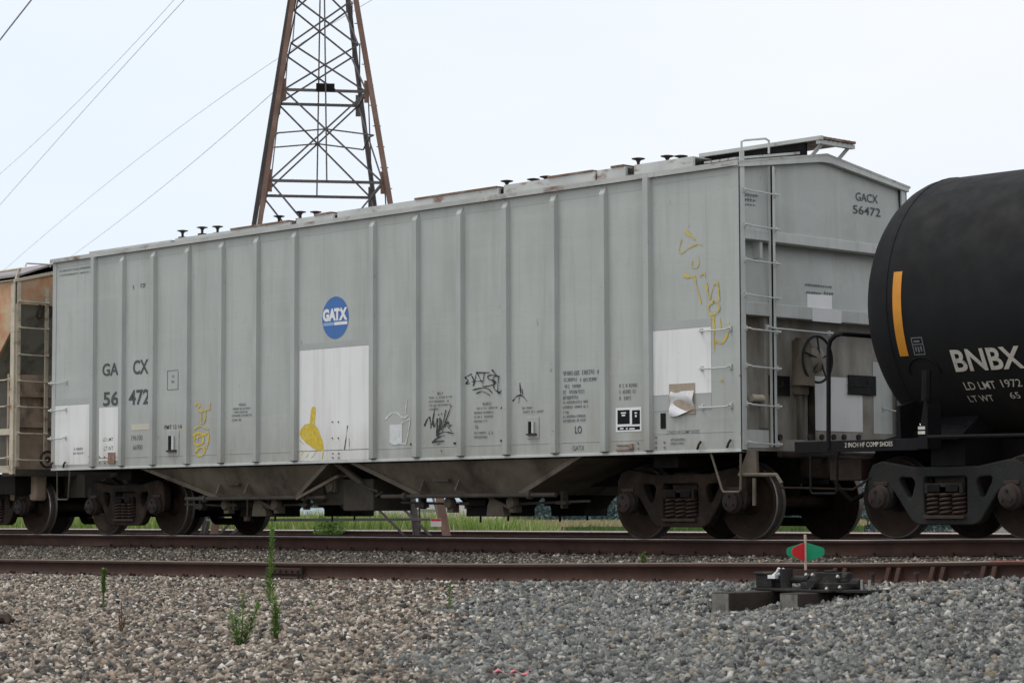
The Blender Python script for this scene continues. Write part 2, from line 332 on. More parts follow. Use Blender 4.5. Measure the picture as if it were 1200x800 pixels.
def xr(y, m=60):
    lo = []; hi = []
    for px, out in ((-m, lo), (1200+m, hi)):
        d = ray(px, 700); t = (y-CAM[1])/d[1]; out.append(CAM[0]+d[0]*t)
    return lo[0], hi[0]
rg = np.random.default_rng(3)
def scatter(y0, y1, dens, m=60):
    xs = []; ys = []
    for yy in np.arange(y0, y1, .1):
        lo, hi = xr(yy+.05, m); k = int((hi-lo)*.1*dens); xs.append(rg.uniform(lo, hi, k)); ys.append(rg.uniform(yy, yy+.1, k))
    return np.concatenate(xs), np.concatenate(ys)
M_peb = island_mat("mixed worn pebbles", [(0, (.04,.038,.036)), (.16, (.11,.107,.10)), (.28, (.09,.068,.055)), (.40, (.24,.20,.155)), (.50, (.12,.124,.122)), (.60, (.34,.29,.225)), (.68, (.22,.175,.15)), (.77, (.45,.40,.33)), (.85, (.35,.25,.19)), (.93, (.56,.51,.44)), (1, (.70,.66,.60))], .9, 0, .3, 45)
M_bal = island_mat("grey crushed ballast", [(0, (.05,.0515,.05)), (.2, (.135,.139,.134)), (.42, (.215,.222,.213)), (.55, (.11,.114,.11)), (.74, (.26,.267,.256)), (.86, (.35,.355,.34)), (.93, (.26,.21,.15)), (1, (.58,.565,.52))], .85, 0, .3, 45)
M_shoulder = island_mat("dusty shoulder stones", [(0, (.04,.038,.035)), (.35, (.09,.082,.072)), (.6, (.14,.125,.105)), (.82, (.21,.18,.15)), (.93, (.34,.30,.25)), (1, (.55,.50,.43))], .95, 0, .3, 45)
X, Y = scatter(-13.4, -4.0, 2400)
keep = ~((Y > -5.5) & (((X > 4.27) & (X < 4.56)) | ((X > 4.84) & (X < 5.13)))) ; X, Y = X[keep], Y[keep]
fr = fresh(X, Y) + rg.normal(0, .18, len(X))
R = np.clip(np.exp(rg.normal(math.log(.0138), .40, len(X))), .006, .028); Z = gz(X, Y) + R*rg.uniform(-.5, .9, len(X))
k = fr < 0
h = rg.random(len(X)) < .5
stones("gravel", X[k & h], Y[k & h], Z[k & h], R[k & h], M_peb, "mixed tan and brown rounded pebbles spread before the near rail", 11, .28)
stones("gravel", X[k & ~h], Y[k & ~h], Z[k & ~h], R[k & ~h]*.95, M_peb, "broken brown and cream gravel spread before the near rail", 14, .42, (.4, .85), sub=1)
k = ~k; R2 = R[k]*1.0
stones("ballast", X[k], Y[k], Z[k]+R2*.15, R2, M_bal, "grey crushed ballast heaped at the right foreground", 12, .42, (.35, .8), sub=1)
X, Y = scatter(-1.9, .72, 850); R = np.clip(np.exp(rg.normal(math.log(.018), .3, len(X))), .006, .03)
stones("shoulder_gravel", X, Y, gz(X, Y)+R*rg.uniform(-.2, .6, len(X)), R, M_shoulder, "dusty gravel strip between the two nearer tracks", 13, .3)

# ------------------------------------------------------------------ tracks
RP = [(-.075,-.186),(.075,-.186),(.075,-.174),(.02,-.160),(.0085,-.148),(.0085,-.050),(.034,-.040),(.0365,-.034),(.0355,-.010),(.024,0.0),(-.024,0.0),(-.0355,-.010),(-.0365,-.034),(-.034,-.040),(-.0085,-.050),(-.0085,-.148),(-.02,-.160),(-.075,-.174)]
def rail(name, yc, zf, x0, x1, parent, top, step=1.0, red=None):
    xs = np.arange(x0, x1+.01, step); V = []; Fq = []; mi = []; n = len(RP)
    for x in xs:
        z = float(zf(x))
        for (dy, dz) in RP: V.append((x, yc+dy, z+dz))
    for i in range(len(xs)-1):
        for k in range(n):
            Fq.append((i*n+k, i*n+(k+1) % n, (i+1)*n+(k+1) % n, (i+1)*n+k))
            t = 1 if k in (8, 9, 10) else 0
            if red and t and red[0] <= xs[i] < red[1]: t = 2
            mi.append(t)
    return np_mesh(name, np.array(V), np.array(Fq), [M_rail, top, M_railred], parent, midx=np.array(mi))
def track(label, ynear, zf, x0, x1, top, tie_x, near_drop=0., far_drop=0., red=None):
    t = thing("railway_track", label, "railway track", (0, ynear+.755, 0), "railway tracks running past each other")
    rail("rail", ynear, zf, x0, x1, t, top, .5, red); rail("rail", ynear+1.505, lambda x: zf(x)-far_drop, x0, x1, t, M_railtop2, .5)
    for x in tie_x:
        z = float(zf(x))-.19-far_drop*.5
        MB().box((x-.115, ynear-.53, z-.17), (x+.115, ynear+2.03, z-.004)).build("tie", M_tie, t, bevel=.008)
    return t
tm = track("main track carrying the three freight cars", .85, zmain, -60, 60, M_railtop, np.arange(-16, 5, .54))
YS = -3.724
ts = track("nearest track, dull brown rail before the gravel", YS, zsid, -40, 24, M_railtop2, np.arange(-11, 7.6, .55), far_drop=.05, red=(5.95, 9))
track("farthest track, behind the freight cars", 16.0, lambda x: -.085+0*x, -90, 60, M_railtop, np.arange(-45, 5, .6))
for x in np.arange(-9.9, 7.4, .55):
    z = float(zsid(x)); MB().box((x-.09, YS-.17, z-.19), (x+.09, YS+.17, z-.1865)).box((x-.05, YS-.105, z-.186), (x-.03, YS-.072, z-.150)).box((x+.02, YS-.105, z-.186), (x+.04, YS-.072, z-.155)).build("tie_plate", M_rail, ts)
    if rnd.random() < .55: MB().box((x+.14, YS-.083, z-.192), (x+.17, YS+.083, z-.187)).box((x+.14, YS-.088, z-.192), (x+.17, YS-.076, z-.155)).build("rail_anchor", M_spring, ts)
for x in np.arange(-13.8, 4, .54):
    MB().box((x-.045, .74, float(zmain(x))-.186), (x-.02, .775, float(zmain(x))-.145)).box((x-.1, .66, float(zmain(x))-.19), (x+.1, 1.0, float(zmain(x))-.1865)).build("tie_plate", M_rail, tm)
# joint bar, rail anchors and braces on the near rail
xj = S(333, 668, YS-.02)[0]; zj = float(zsid(xj))
MB().box((xj-.33, YS-.034, zj-.135), (xj+.33, YS-.010, zj-.062)).build("joint_bar", M_rail, ts, bevel=.006)
for k in range(6): MB().tube([(xj-.27+.108*k, YS-.06, zj-.098), (xj-.27+.108*k, YS-.03, zj-.098)], .016, 8).build("bolt", M_rail, ts)
MB().bar((xj+.36, YS-.045, zj-.14), (xj+.36, YS-.045, zj-.05), .035, .02, (0,1,0)).build("bond_clip", M_black, ts)
for px in (985, 1048, 1100, 1160):
    x = S(px, 670, YS-.04)[0]; z = float(zsid(x))
    b = MB()
    for dx in (-.055, .055):
        b.prism([(x+dx-.022, YS-.034, z-.045), (x+dx-.022, YS-.05, z-.045), (x+dx-.022, YS-.10, z-.165), (x+dx-.022, YS-.10, z-.18), (x+dx-.022, YS-.034, z-.165)], (.044, 0, 0))
    b.box((x-.15, YS-.24, z-.186-.012), (x+.16, YS-.076, z-.182)); b.build("rail_brace", M_rail, ts, bevel=.004)
    MB().tube([(x-.15, YS-.15, z-.175), (x-.15, YS-.15, z-.11)], [.014, .014], 8).tube([(x-.15, YS-.15, z-.115), (x-.15, YS-.15, z-.09)], .03, 8).build("brace_bolt", M_cap, ts)

# ------------------------------------------------------------------ lettering and painted marks
def text_mesh(body, bold=0.0):
    c = bpy.data.curves.new("t", 'FONT'); c.body = body; c.size = 1.0; c.resolution_u = 3; c.offset = bold
    o = bpy.data.objects.new("t", c); COL.objects.link(o)
    dg = bpy.context.evaluated_depsgraph_get(); me = bpy.data.meshes.new_from_object(o.evaluated_get(dg))
    bpy.data.objects.remove(o); bpy.data.curves.remove(c)
    V = np.array([v.co[:] for v in me.vertices]); Fs = [tuple(p.vertices) for p in me.polygons]; bpy.data.meshes.remove(me)
    V[:, :2] -= V[:, :2].min(0); return V, Fs, V[:, 0].max(), V[:, 1].max()
def letter(body, fn, wd, ht, mt, parent, bold=.012, name="lettering", into=None):
    """fn(u, v) -> world point; text fills the wd x ht rectangle"""
    V, Fs, tw, th = text_mesh(body, bold)
    mb = into or MB(); mb.add([fn(v[0]/tw*wd, v[1]/th*ht) for v in V], Fs)
    return mb if into is not None else mb.build(name, mt, parent)
def side_fn(px, py, y=-.004):
    p = S(px, py, 0); return lambda u, v: (p[0]+u, y, p[2]+v)
def side_text(body, x0, yb, x1, yt, mt, parent, bold=.004, y=-.004):
    """pixel box: lower left (x0,yb), right edge x1, top yt, on the near side sheet"""
    a = S(x0, yb); b = S(x1, yb); t = S(x0, yt)
    return letter(body, side_fn(x0, yb, y), b[0]-a[0], t[2]-a[2], mt, parent, bold)
def end_text(body, x0, yb, x1, yt, mt, parent, xp, bold=.012):
    a = EX(x0, yb, xp); b = EX(x1, yb, xp); t = EX(x0, yt, xp)
    return letter(body, lambda u, v: (xp, a[1]+u, a[2]+v), b[1]-a[1], t[2]-a[2], mt, parent, bold)
def tiny_lines(rows, mt, parent, y=-.004, name="stencil_lines"):
    """illegible small stencil data: rows of broken strokes; rows = (x0, x1, y_mid, height px)"""
    mb = MB()
    for (x0, x1, ym, h) in rows:
        a = S(x0, ym); b = S(x1, ym); hz = abs(S(x0, ym-h/2)[2]-S(x0, ym+h/2)[2]); x = a[0]; cw = hz*.55
        while x < b[0]-cw*.5:
            if rnd.random() < .16: x += cw*1.1; continue
            z0 = a[2]-hz/2
            for s in rnd.sample(range(5), 3):
                if s == 0: mb.box((x, y, z0), (x+cw*.28, y-.0006, z0+hz))
                if s == 1: mb.box((x+cw*.62, y-.0012, z0), (x+cw*.9, y-.0018, z0+hz))
                if s == 2: mb.box((x+cw*.05, y-.0024, z0), (x+cw*.85, y-.003, z0+hz*.2))
                if s == 3: mb.box((x+cw*.05, y-.0024, z0+hz*.42), (x+cw*.85, y-.003, z0+hz*.6))
                if s == 4: mb.box((x+cw*.05, y-.0024, z0+hz*.8), (x+cw*.85, y-.003, z0+hz))
            x += cw*1.28
    return mb.build(name, mt, parent)
def ribbons(strokes, mt, parent, name="graffiti", y=-.005, plane='side'):
    """each stroke: (width px, [(px,py),...]) sprayed on the side sheet"""
    mb = MB()
    for i, (wpx, pts) in enumerate(strokes):
        P = [S(*p) for p in pts]; P = [Vector((p[0], p[2])) for p in P]; sc = abs(S(pts[0][0], pts[0][1]-1)[2]-S(*pts[0])[2]); hw = wpx*sc/2*(1.45 if mt in (M_gfora, M_gfyel) else 1.05)
        yy = y - .0007*i; vs = []
        Q = []
        for j in range(len(P)-1):                              # Catmull-Rom smoothing
            p0, p1, p2, p3 = P[max(j-1, 0)], P[j], P[j+1], P[min(j+2, len(P)-1)]
            for t in (0, .25, .5, .75):
                Q.append(.5*((2*p1)+(p2-p0)*t+(2*p0-5*p1+4*p2-p3)*t*t+(3*p1-p0-3*p2+p3)*t**3))
        Q.append(P[-1])
        for j, p in enumerate(Q):
            d = (Q[min(j+1, len(Q)-1)]-Q[max(j-1, 0)]); d = d.normalized() if d.length > 1e-6 else Vector((1, 0)); nrm = Vector((-d.y, d.x))
            k = hw*(.72+.3*math.sin(j*.9+i*2)+.22*math.sin(j*2.3+i*5))*(.55+.45*min(1, (len(Q)-1-j)/5)); vs += [(p.x+nrm.x*k, yy, p.y+nrm.y*k), (p.x-nrm.x*k, yy, p.y-nrm.y*k)]
        mb.add(vs, [(2*j, 2*j+1, 2*j+3, 2*j+2) for j in range(len(Q)-1)])
    return mb.build(name, mt, parent)
def side_rect(x0, y0, x1, y1, mt, parent, name, y=-.002, th=.002, label=None):
    a = S(x0, y1); b = S(x1, y1); t = S(x0, y0)
    return MB().box((a[0], y, a[2]), (b[0], y-th, t[2])).build(name, mt, parent, label=label)

# ------------------------------------------------------------------ running gear
def frame_mesh(xc, y, zo=0.0, depth=.13):
    """cast side frame with three openings, as a bevelled filled curve"""
    def loop(pts): return [(p[0], p[1]) for p in pts]
    half = [(0, .165), (.36, .165), (.44, .20), (.66, .50), (.715, .56), (.73, .47), (.76, .36), (.80, .36), (.79, .55), (.83, .60), (.92, .60), (.955, .55), (.955, .40), (1.0, .38), (1.035, .50), (1.03, .70), (.97, .80), (.86, .835), (.70, .81), (.45, .765), (0, .76)]
    outer = half + [(-x, z) for x, z in half[-2:0:-1]]
    win = [(-.27, .24), (.27, .24), (.30, .28), (.30, .66), (.27, .69), (-.27, .69), (-.30, .66), (-.30, .28)]
    tri = [(.40, .64), (.385, .60), (.43, .45), (.48, .41), (.53, .45), (.62, .60), (.63, .66), (.59, .69), (.44, .68)]
    c = bpy.data.curves.new("sf", 'CURVE'); c.dimensions = '2D'; c.fill_mode = 'BOTH'; c.extrude = depth/2-.018; c.bevel_depth = .018; c.bevel_resolution = 2
    for L in (outer, win, tri, [(-x, z) for x, z in tri]):
        s = c.splines.new('POLY'); s.points.add(len(L)-1); s.use_cyclic_u = True
        for p, (x, z) in zip(s.points, L): p.co = (x, z, 0, 1)
    o = bpy.data.objects.new("sf", c); COL.objects.link(o)
    me = bpy.data.meshes.new_from_object(o.evaluated_get(bpy.context.evaluated_depsgraph_get()))
    bpy.data.objects.remove(o); bpy.data.curves.remove(c)
    for v in me.vertices: x, z, d = v.co; v.co = (xc+x, y+d, z+zo)
    me.update(); me.materials.clear(); return me
def bogie(parent, xc, msf, zo=0.0, R=.447):
    yc = 1.6; zj = R+zo
    b = MB().box((xc-.2, .62, .50+zo), (xc+.2, 2.58, .80+zo)).box((xc-.22, .5, .47+zo), (xc+.22, .66, .57+zo)).tube([(xc, yc, .6+zo), (xc, yc, .92+zo)], .22, 20)
    bg_ = b.build("bogie", M_bogie, parent, bevel=.01)
    for sgn in (-1, 1):
        yf = yc + sgn*1.0
        sf = link("side_frame", frame_mesh(xc, yf, zo), msf, bg_)
    # bolster end with two black blocks painting the shade of its pockets and three visible coil springs, near side
    MB().box((xc-.25, .50, .49+zo), (xc+.25, .545, .60+zo)).box((xc-.20, .485, .505+zo), (xc-.04, .50, .585+zo), 1).box((xc+.04, .485, .505+zo), (xc+.20, .50, .585+zo), 1).build("bolster_end", [msf, M_black], bg_, bevel=.004)
    for dx in (-.17, 0, .17):
        pts = [(xc+dx+.068*math.cos(t), .565+.068*math.sin(t), .25+zo+.235*t/(2*math.pi*5)) for t in np.linspace(0, 2*math.pi*5, 81)]
        MB().tube(pts, .0165, 6).build("coil_spring", M_spring, bg_, smooth=True)
    MB().box((xc-.27, .49, .215+zo), (xc+.27, .62, .252+zo)).build("spring_seat", M_spring, bg_, bevel=.005)
    for dx in (-.864, .864):
        ax = MB(); ax.tube([(xc+dx, .45, zj), (xc+dx, 2.75, zj)], .075, 14); ax.build("axle", M_wheel, bg_, smooth=True)
        for sgn in (-1, 1):
            o_ = lambda t: yc + sgn*(.7175-.012+t)          # t measured outward from the flange root
            prof = [(o_(-.02), .10), (o_(-.005), .12), (o_(.02), .30), (o_(-.005), .385), (o_(-.022), .39), (o_(-.024), R+.020), (o_(-.012), R+.0255), (o_(0), R+.018), (o_(.012), R+.003), (o_(.10), R-.001), (o_(.113), R-.012), (o_(.113), R-.062), (o_(.095), R-.078), (o_(.045), .30), (o_(.06), .16), (o_(.12), .13), (o_(.125), .08)]
            ms = [0, 0, 0, 0, 0, 0, 2, 2, 2, 1, 0, 0, 0, 0, 0, 0]
            MB().lathe_y(xc+dx, zj, prof, 56, ms).build("wheel", [M_wheel, M_tread, M_treadside], bg_, smooth=True)
            ys = yc + sgn*1.0; f = -sgn
            cap = MB().lathe_y(xc+dx, zj, [(ys-.0*f, .0), (ys+.0*f, .14), (yc+sgn*1.10, .14), (yc+sgn*1.115, .125), (yc+sgn*1.16, .115), (yc+sgn*1.175, .09), (yc+sgn*1.178, .0)], 24)
            for k in range(3):
                a = math.pi/2 + k*2*math.pi/3; cx, cz = xc+dx+.065*math.cos(a), zj+.065*math.sin(a)
                cap.tube([(cx, yc+sgn*1.175, cz), (cx, yc+sgn*1.195, cz)], .02, 6)
            cap.build("bearing_cap", M_cap, bg_, smooth=True)
            if sgn < 0: MB().box((xc+dx-.10, ys-.085, zj+.13), (xc+dx+.10, ys+.085, zj+.175)).build("bearing_adapter", M_spring, bg_, bevel=.006)
    MB().tube([(xc-.45, .95, .36+zo), (xc+.45, .95, .36+zo)], .03, 8).box((xc-.46, .8, .28+zo), (xc-.36, 2.4, .40+zo)).box((xc+.36, .8, .28+zo), (xc+.46, 2.4, .40+zo)).box((xc-.40, .78, .3+zo), (xc-.33, .9, .62+zo)).build("brake_beam", M_black, bg_)
    return bg_
def ladder_rungs(parent, pts, mt, r=.011, name="rung"):
    """U shaped rung: list of (wall point a, wall point b, standoff vector)"""
    for (a, b, off) in pts:
        a = Vector(a); b = Vector(b); o = Vector(off); d = (b-a).normalized()
        MB().tube([a, a+o*.85, a+o+d*.02-Vector((0,0,.012)), b+o-d*.02-Vector((0,0,.012)), b+o*.85, b], r, 6).bar(a-Vector((0,0,.03)), a+Vector((0,0,.03)), .035, .03, o).bar(b-Vector((0,0,.03)), b+Vector((0,0,.03)), .035, .03, o).build(name, mt, parent, smooth=True)

# ------------------------------------------------------------------ the grey hopper car
L_, W_, ZS_, ZE = 14.4, 3.2, 1.05, 4.38
hop = thing("hopper_car", "long grey covered hopper car with ribbed side, white patches and a round blue emblem", "railway car", (-7.2, 1.6, 0), "freight cars of the train")
# side sheet with lap seams
b = MB(); b.box((-L_, 0, ZS_), (0, .02, ZE-.03))
for (x0, x1) in [(-14.38, -13.25), (-1.38, -.02)]: b.box((x0, -.003, 4.235), (x1, 0, 4.245))
RX = [-13.215, -12.43, -11.61, -10.74, -9.90, -9.07, -8.20, -6.50, -5.62, -4.75, -3.89, -3.02, -2.16, -1.43]
for i in range(len(RX)-1):
    b.box((RX[i]+.06, -.003, 4.20), (RX[i+1]-.06, 0, 4.208)); b.box((RX[i]+.06, -.004, 1.185), (RX[i+1]-.06, 0, 1.193))
b.box((-1.37, -.004, 1.25), (-.05, 0, 1.258)); b.box((-14.38, -.003, 1.16), (-13.28, 0, 1.166))
b.build("side_sheet", M_side, hop)
MB().box((-L_, -.010, ZS_-.035), (0, .10, ZS_)).build("side_sill", M_trim, hop, bevel=.004)
MB().box((-L_, W_-.02, ZS_), (0, W_, ZE-.03)).build("side_sheet", M_side, hop)
for i, x in enumerate(RX):
    tall = i in (0, len(RX)-1); w0, w1, dp = .062, .042, .058; zt = 4.335 if tall else 4.30; z0 = ZS_+.012; zb = zt if tall else 4.20
    b = MB(); b.add([(x-w0, 0, z0), (x-w1, -dp, z0), (x+w1, -dp, z0), (x+w0, 0, z0), (x-w0, 0, zb), (x-w1, -dp, zb), (x+w1, -dp, zb), (x+w0, 0, zb), (x-w1, -.001, zt), (x+w1, -.001, zt)],
        [(0,1,5,4), (1,2,6,5), (2,3,7,6), (0,3,2,1), (5,6,9,8), (4,5,8), (6,7,9)])
    b.build("side_rib", M_rib, hop)
    MB().box((x-.05, -.050, ZS_+.001), (x+.05, -.004, ZS_+.011)).build("rib_foot", M_under, hop)
# corner posts
for (x0, x1) in ((-.11, 0), (-L_, -L_+.10)):
    MB().box((x0, -.008, ZS_), (x1, 0, ZE-.035)).build("corner_post", M_side, hop)
MB().box((-.02, 0, ZS_-.03), (.0, .10, ZE-.03)).build("end_post", M_trim, hop); MB().box((-.02, W_-.1, ZS_-.03), (.0, W_, ZE-.03)).build("end_post", M_trim, hop)
MB().box((-.2, .40, 3.28), (-.03, .45, 3.478)).build("end_stub", M_trim, hop)
# roof: two slopes with an overhanging eave lip
b = MB(); PK = 4.60
for (ya, za, yb, zb) in ((-.045, ZE-.03, 1.6, PK), (W_+.045, ZE-.03, 1.6, PK)):
    b.prism([(-L_-.03, ya, za), (-L_-.03, yb, zb), (-L_-.03, yb, zb+.025), (-L_-.03, ya, za+.025)], (L_+.06, 0, 0))
b.box((-L_-.03, -.05, ZE-.06), (.03, -.043, ZE+.002))
b.build("roof", M_roof, hop)
MB().prism([(-.05, -.02, ZE-.075), (-.05, -.02, ZE-.005), (-.05, 1.52, PK+.0), (-.05, 1.68, PK+.0), (-.05, W_+.02, ZE-.005), (-.05, W_+.02, ZE-.075), (-.05, 1.68, PK-.085), (-.05, 1.52, PK-.085)], (.075, 0, 0)).build("end_cap_rail", M_trim, hop)
# hatch coaming strips along the near roof slope, with rust covers and mushroom knobs
hx = [(-14.9, -12.62, 4.61), (-12.5, -9.6, 4.62), (-9.45, -8.6, 4.65), (-8.5, -5.1, 4.665), (-5.0, -3.3, 4.69), (-3.25, -2.75, 4.70), (-2.6, -1.6, 4.70)]
for i, (x0, x1, zt) in enumerate(hx):
    h = MB().box((x0, 1.0, 4.42), (x1, 1.04, zt)).box((x0, 1.0, zt), (x1, 2.2, zt+.012)).build("hatch_coaming", M_roof, hop)
    if i not in (0, 6): MB().box((x0+.5*(x1-x0), .985, zt+.014), (x1-.03, 1.6, zt+.04)).build("hatch_cover", M_rustroof, h)
for (px, py) in [(214,272),(237,268),(255,267),(327,255),(352,250),(370,250),(594,214),(625,212),(640,209),(748,188),(782,185),(798,185)]:
    p = S(px, py, 1.12); x, z = p[0], p[2]-.015
    prof = [(0, .02), (.05, .02), (.075, .035), (.09, .085), (.098, .088), (.106, .05), (.11, .0)]
    vs = []; n = 14
    for (dz, r) in prof:
        for k in range(n): vs.append((x+r*math.cos(2*math.pi*k/n), 1.12+r*math.sin(2*math.pi*k/n), z-.06+dz))
    MB().add(vs, [(i*n+k, i*n+(k+1) % n, (i+1)*n+(k+1) % n, (i+1)*n+k) for i in range(len(prof)-1) for k in range(n)]).box((x-.05, 1.07, z-.16), (x+.05, 1.17, z-.06)).build("hatch_knob", M_cap, hop, smooth=True)
# running board over the right end, with its brackets and the dark support beneath
MB().box((-1.75, 1.28, 4.745), (.19, 1.33, 4.79)).build("running_board_edge", M_roof, hop)
rb = MB()
for k in range(7): rb.box((-1.75, 1.34+.09*k, 4.755), (.19, 1.34+.09*k+.07, 4.785))
rb.build("running_board", M_rustroof, hop)
MB().box((.10, 1.30, 4.70), (.16, 1.97, 4.75)).build("board_support", M_trim, hop)
MB().box((-1.75, 1.345, 4.56), (-.1, 1.38, 4.745)).build("board_beam", M_tankdk, hop)
for y in (1.40, 1.90): MB().bar((.12, y, 4.72), (.0, y-.10, 4.54), .05, .012, (1, 0, 0)).build("board_bracket", M_trim, hop)
lb = MB()
for k in range(4): lb.prism([(-.62+.13*k, .1, 4.42), (-.62+.13*k, 1.28, 4.60), (-.62+.13*k, 1.28, 4.63), (-.62+.13*k, .1, 4.445)], (.10, 0, 0))
lb.build("lateral_board", M_roof, hop)
a, c = EX(869, 186, -.1), EX(901, 180, -.1)
MB().tube([a, EX(869, 166, -.1), EX(873, 164.5, -.1), EX(897, 162.5, -.1), EX(901, 165, -.1), c], .014, 6).build("roof_grab_iron", M_trim, hop, smooth=True)
# stepped end: each panel tucks behind the flange of the one above
b = MB(); b.add([(-.06, .1, ZE-.05), (-.06, W_-.1, ZE-.05), (-.02, W_-.1, 3.60), (-.02, .1, 3.60), (-.06, 1.6, PK-.03)], [(0, 3, 2, 1, 4)])
b.build("end_sheet", M_side, hop)
MB().box((-.25, .08, 3.48), (.012, W_-.08, 3.60)).build("end_ledge", M_trim, hop, bevel=.006)
MB().prism([(-.17, .09, 3.48), (-.03, .09, 2.74), (-.26, .09, 2.74), (-.26, .09, 3.48)], (0, W_-.18, 0)).build("end_sheet", M_side, hop)
MB().box((-.30, .08, 2.60), (.012, W_-.08, 2.75)).build("end_ledge", M_trim, hop, bevel=.006)
XB = -.16
MB().box((XB-.03, .08, 1.06), (XB, W_-.08, 2.62)).build("end_sheet", M_end, hop)
MB().box((XB-.1, .07, 1.03), (.0, W_-.07, 1.06)).box((-.02, .1, 1.06), (0, W_-.1, 1.17)).build("end_sill", M_end, hop)
for px in (913, 948, 962, 976, 988, 1005):
    p = EX(px, 512, 0.0); MB().tube([p, p+np.array((.03, 0, 0))], .035, 8).build("rivet_head", M_cap, hop)
MB().box((XB, .5, 1.3), (XB+.10, .56, 2.595)).build("end_stiffener", M_end, hop)
def end_rect(x0, y0, x1, y1, mt, name, xp, th=.003, label=None):
    a, c, t = EX(x0, y1, xp), EX(x1, y1, xp), EX(x0, y0, xp)
    return MB().box((xp, a[1], a[2]), (xp+th, c[1], t[2])).build(name, mt, hop, label=label)
end_rect(948, 440, 1011, 504, M_white, "paint_patch", XB+.002)
end_rect(1024, 424, 1046, 508, M_trim, "paint_patch", XB+.002)
end_rect(874, 503, 901, 524, M_trim, "paint_patch", .002)
for (x0, x1) in ((893, 925), (994, 1026)):
    pl = end_rect(x0, 439, x1, 462, M_placard, "placard_board", XB+.012, .012)
    a, c = EX(x0, 450, XB+.072), EX(x1, 450, XB+.072)
    z = a[2]; mb = MB().box((XB+.0245, a[1]+.05, z-.015), (XB+.032, c[1]-.08, z+.003)).box((XB+.0245, a[1]+.04, z-.11), (XB+.034, c[1]-.04, z-.10)).box((XB+.0245, c[1]-.09, z-.0), (XB+.032, c[1]-.06, z+.05)); mb.build("placard_clip", M_bogie_grey, pl)
p = EX(880, 466, XB+.06); MB().tube([p, p+np.array((0, .20, 0))], .045, 10).build("lamp_bracket", M_cream, hop, smooth=True)
# white paper labels and stencils on the end
lq = []
for (px, py, sl) in ((946, 361, .0), (975, 362, .0), (975, 346, 1), (946, 344.5, 1)):
    p = EX(px, py, -.06); xx = -.03-(p[2]-2.74)*.19+.004; p = EX(px, py, xx); lq.append((xx, p[1], p[2]))
MB().poly(lq).build("paper_label", M_decalw, hop)
end_rect(952, 361, 986, 376, M_decalw, "paper_label", .0135)
end_text("GACX", 1003, 235, 1029, 225, M_lett, hop, -.036, .006); end_text("56472", 1000, 250, 1032, 240, M_lett, hop, -.028, .006)
def tiny_end(rows, xp):
    for (x0, x1, ym, h) in rows:
        mb = MB(); a, c = EX(x0, ym, xp), EX(x1, ym, xp); y = a[1]; hz = h*.0098
        while y < c[1]:
            hh = hz*rnd.uniform(.35, 1.0); mb.box((xp, y, a[2]-hz/2), (xp+.0006, y+.013, a[2]-hz/2+hh)).box((xp+.001, y+.002, a[2]-hz*.12), (xp+.0016, y+rnd.uniform(.03, .05), a[2]+hz*.16)); y += .047
        mb.build("stencil_lines", M_lettf, hop)
tiny_end([(870, 886, 227, 5), (870, 885, 233, 5), (870, 884, 239, 4)], -.034)
tiny_end([(944, 975, 333, 4)], -.074); tiny_end([(945, 960, 342, 4), (966, 975, 343, 5)], -.060)
# corner ladder on the end
yl = .555
MB().box((.0, yl-.035, 1.08), (.055, yl-.022, 4.36)).box((.04, yl-.035, 1.08), (.055, yl+.025, 4.36)).build("ladder_stile", M_trim, hop)
MB().box((.0, .015, 1.04), (.012, .09, 4.50)).build("ladder_stile", M_trim, hop)
rz = [4.045, 3.64, 3.235, 2.83, 2.44, 2.01, 1.57, 1.13]
ladder_rungs(hop, [((.012, .085, z), (.055, yl+.03, z-.02), (.075, 0, 0)) for z in rz], M_trim, .011, "ladder_rung")
# hand brake: housing, chain rod, wheel and bell
hb = EX(938, 425, -.12); 
MB().tube([(-.09, hb[1], hb[2]+.30), (-.09, hb[1]+.02, hb[2]+.1), (-.09, hb[1], hb[2]-.28)], [.08, .13, .15], 14).box((XB, hb[1]-.11, hb[2]-.38), (-.06, hb[1]+.08, hb[2]+.26)).box((-.13, hb[1]-.07, 1.1), (-.08, hb[1]-.02, hb[2]-.34)).build("brake_housing", M_bay, hop, smooth=True)
MB().tube([(-.1, hb[1]+.17, 1.1), (-.1, hb[1]+.17, hb[2]-.15)], .045, 8).build("brake_rod", M_bogie, hop, smooth=True)
wc = EX(958, 421, .03); R = .275
bw = MB(); ring = [(.03, wc[1]+R*math.cos(t), wc[2]+R*math.sin(t)) for t in np.linspace(0, 2*math.pi, 37)]
bw.tube(ring, .016, 6, cap=False)
for k in range(5):
    t = math.pi/2 + k*2*math.pi/5; bw.tube([(.06, wc[1]+.06*math.cos(t), wc[2]+.06*math.sin(t)), (.03, wc[1]+R*math.cos(t), wc[2]+R*math.sin(t))], .011, 6)
bwo = bw.build("brake_wheel", M_bogie_grey, hop, smooth=True)
hub = MB(); vs = []; n = 20
for (x, r) in [(.065, 0), (.065, .08), (.03, .15), (-.03, .17), (-.10, .13), (-.15, .12)]:
    for k in range(n): vs.append((x, wc[1]+r*math.cos(2*math.pi*k/n), wc[2]+r*math.sin(2*math.pi*k/n)))
hub.add(vs, [(i*n+k, i*n+(k+1) % n, (i+1)*n+(k+1) % n, (i+1)*n+k) for i in range(5) for k in range(n)]); hub.build("brake_bell", M_end, hop, smooth=True)
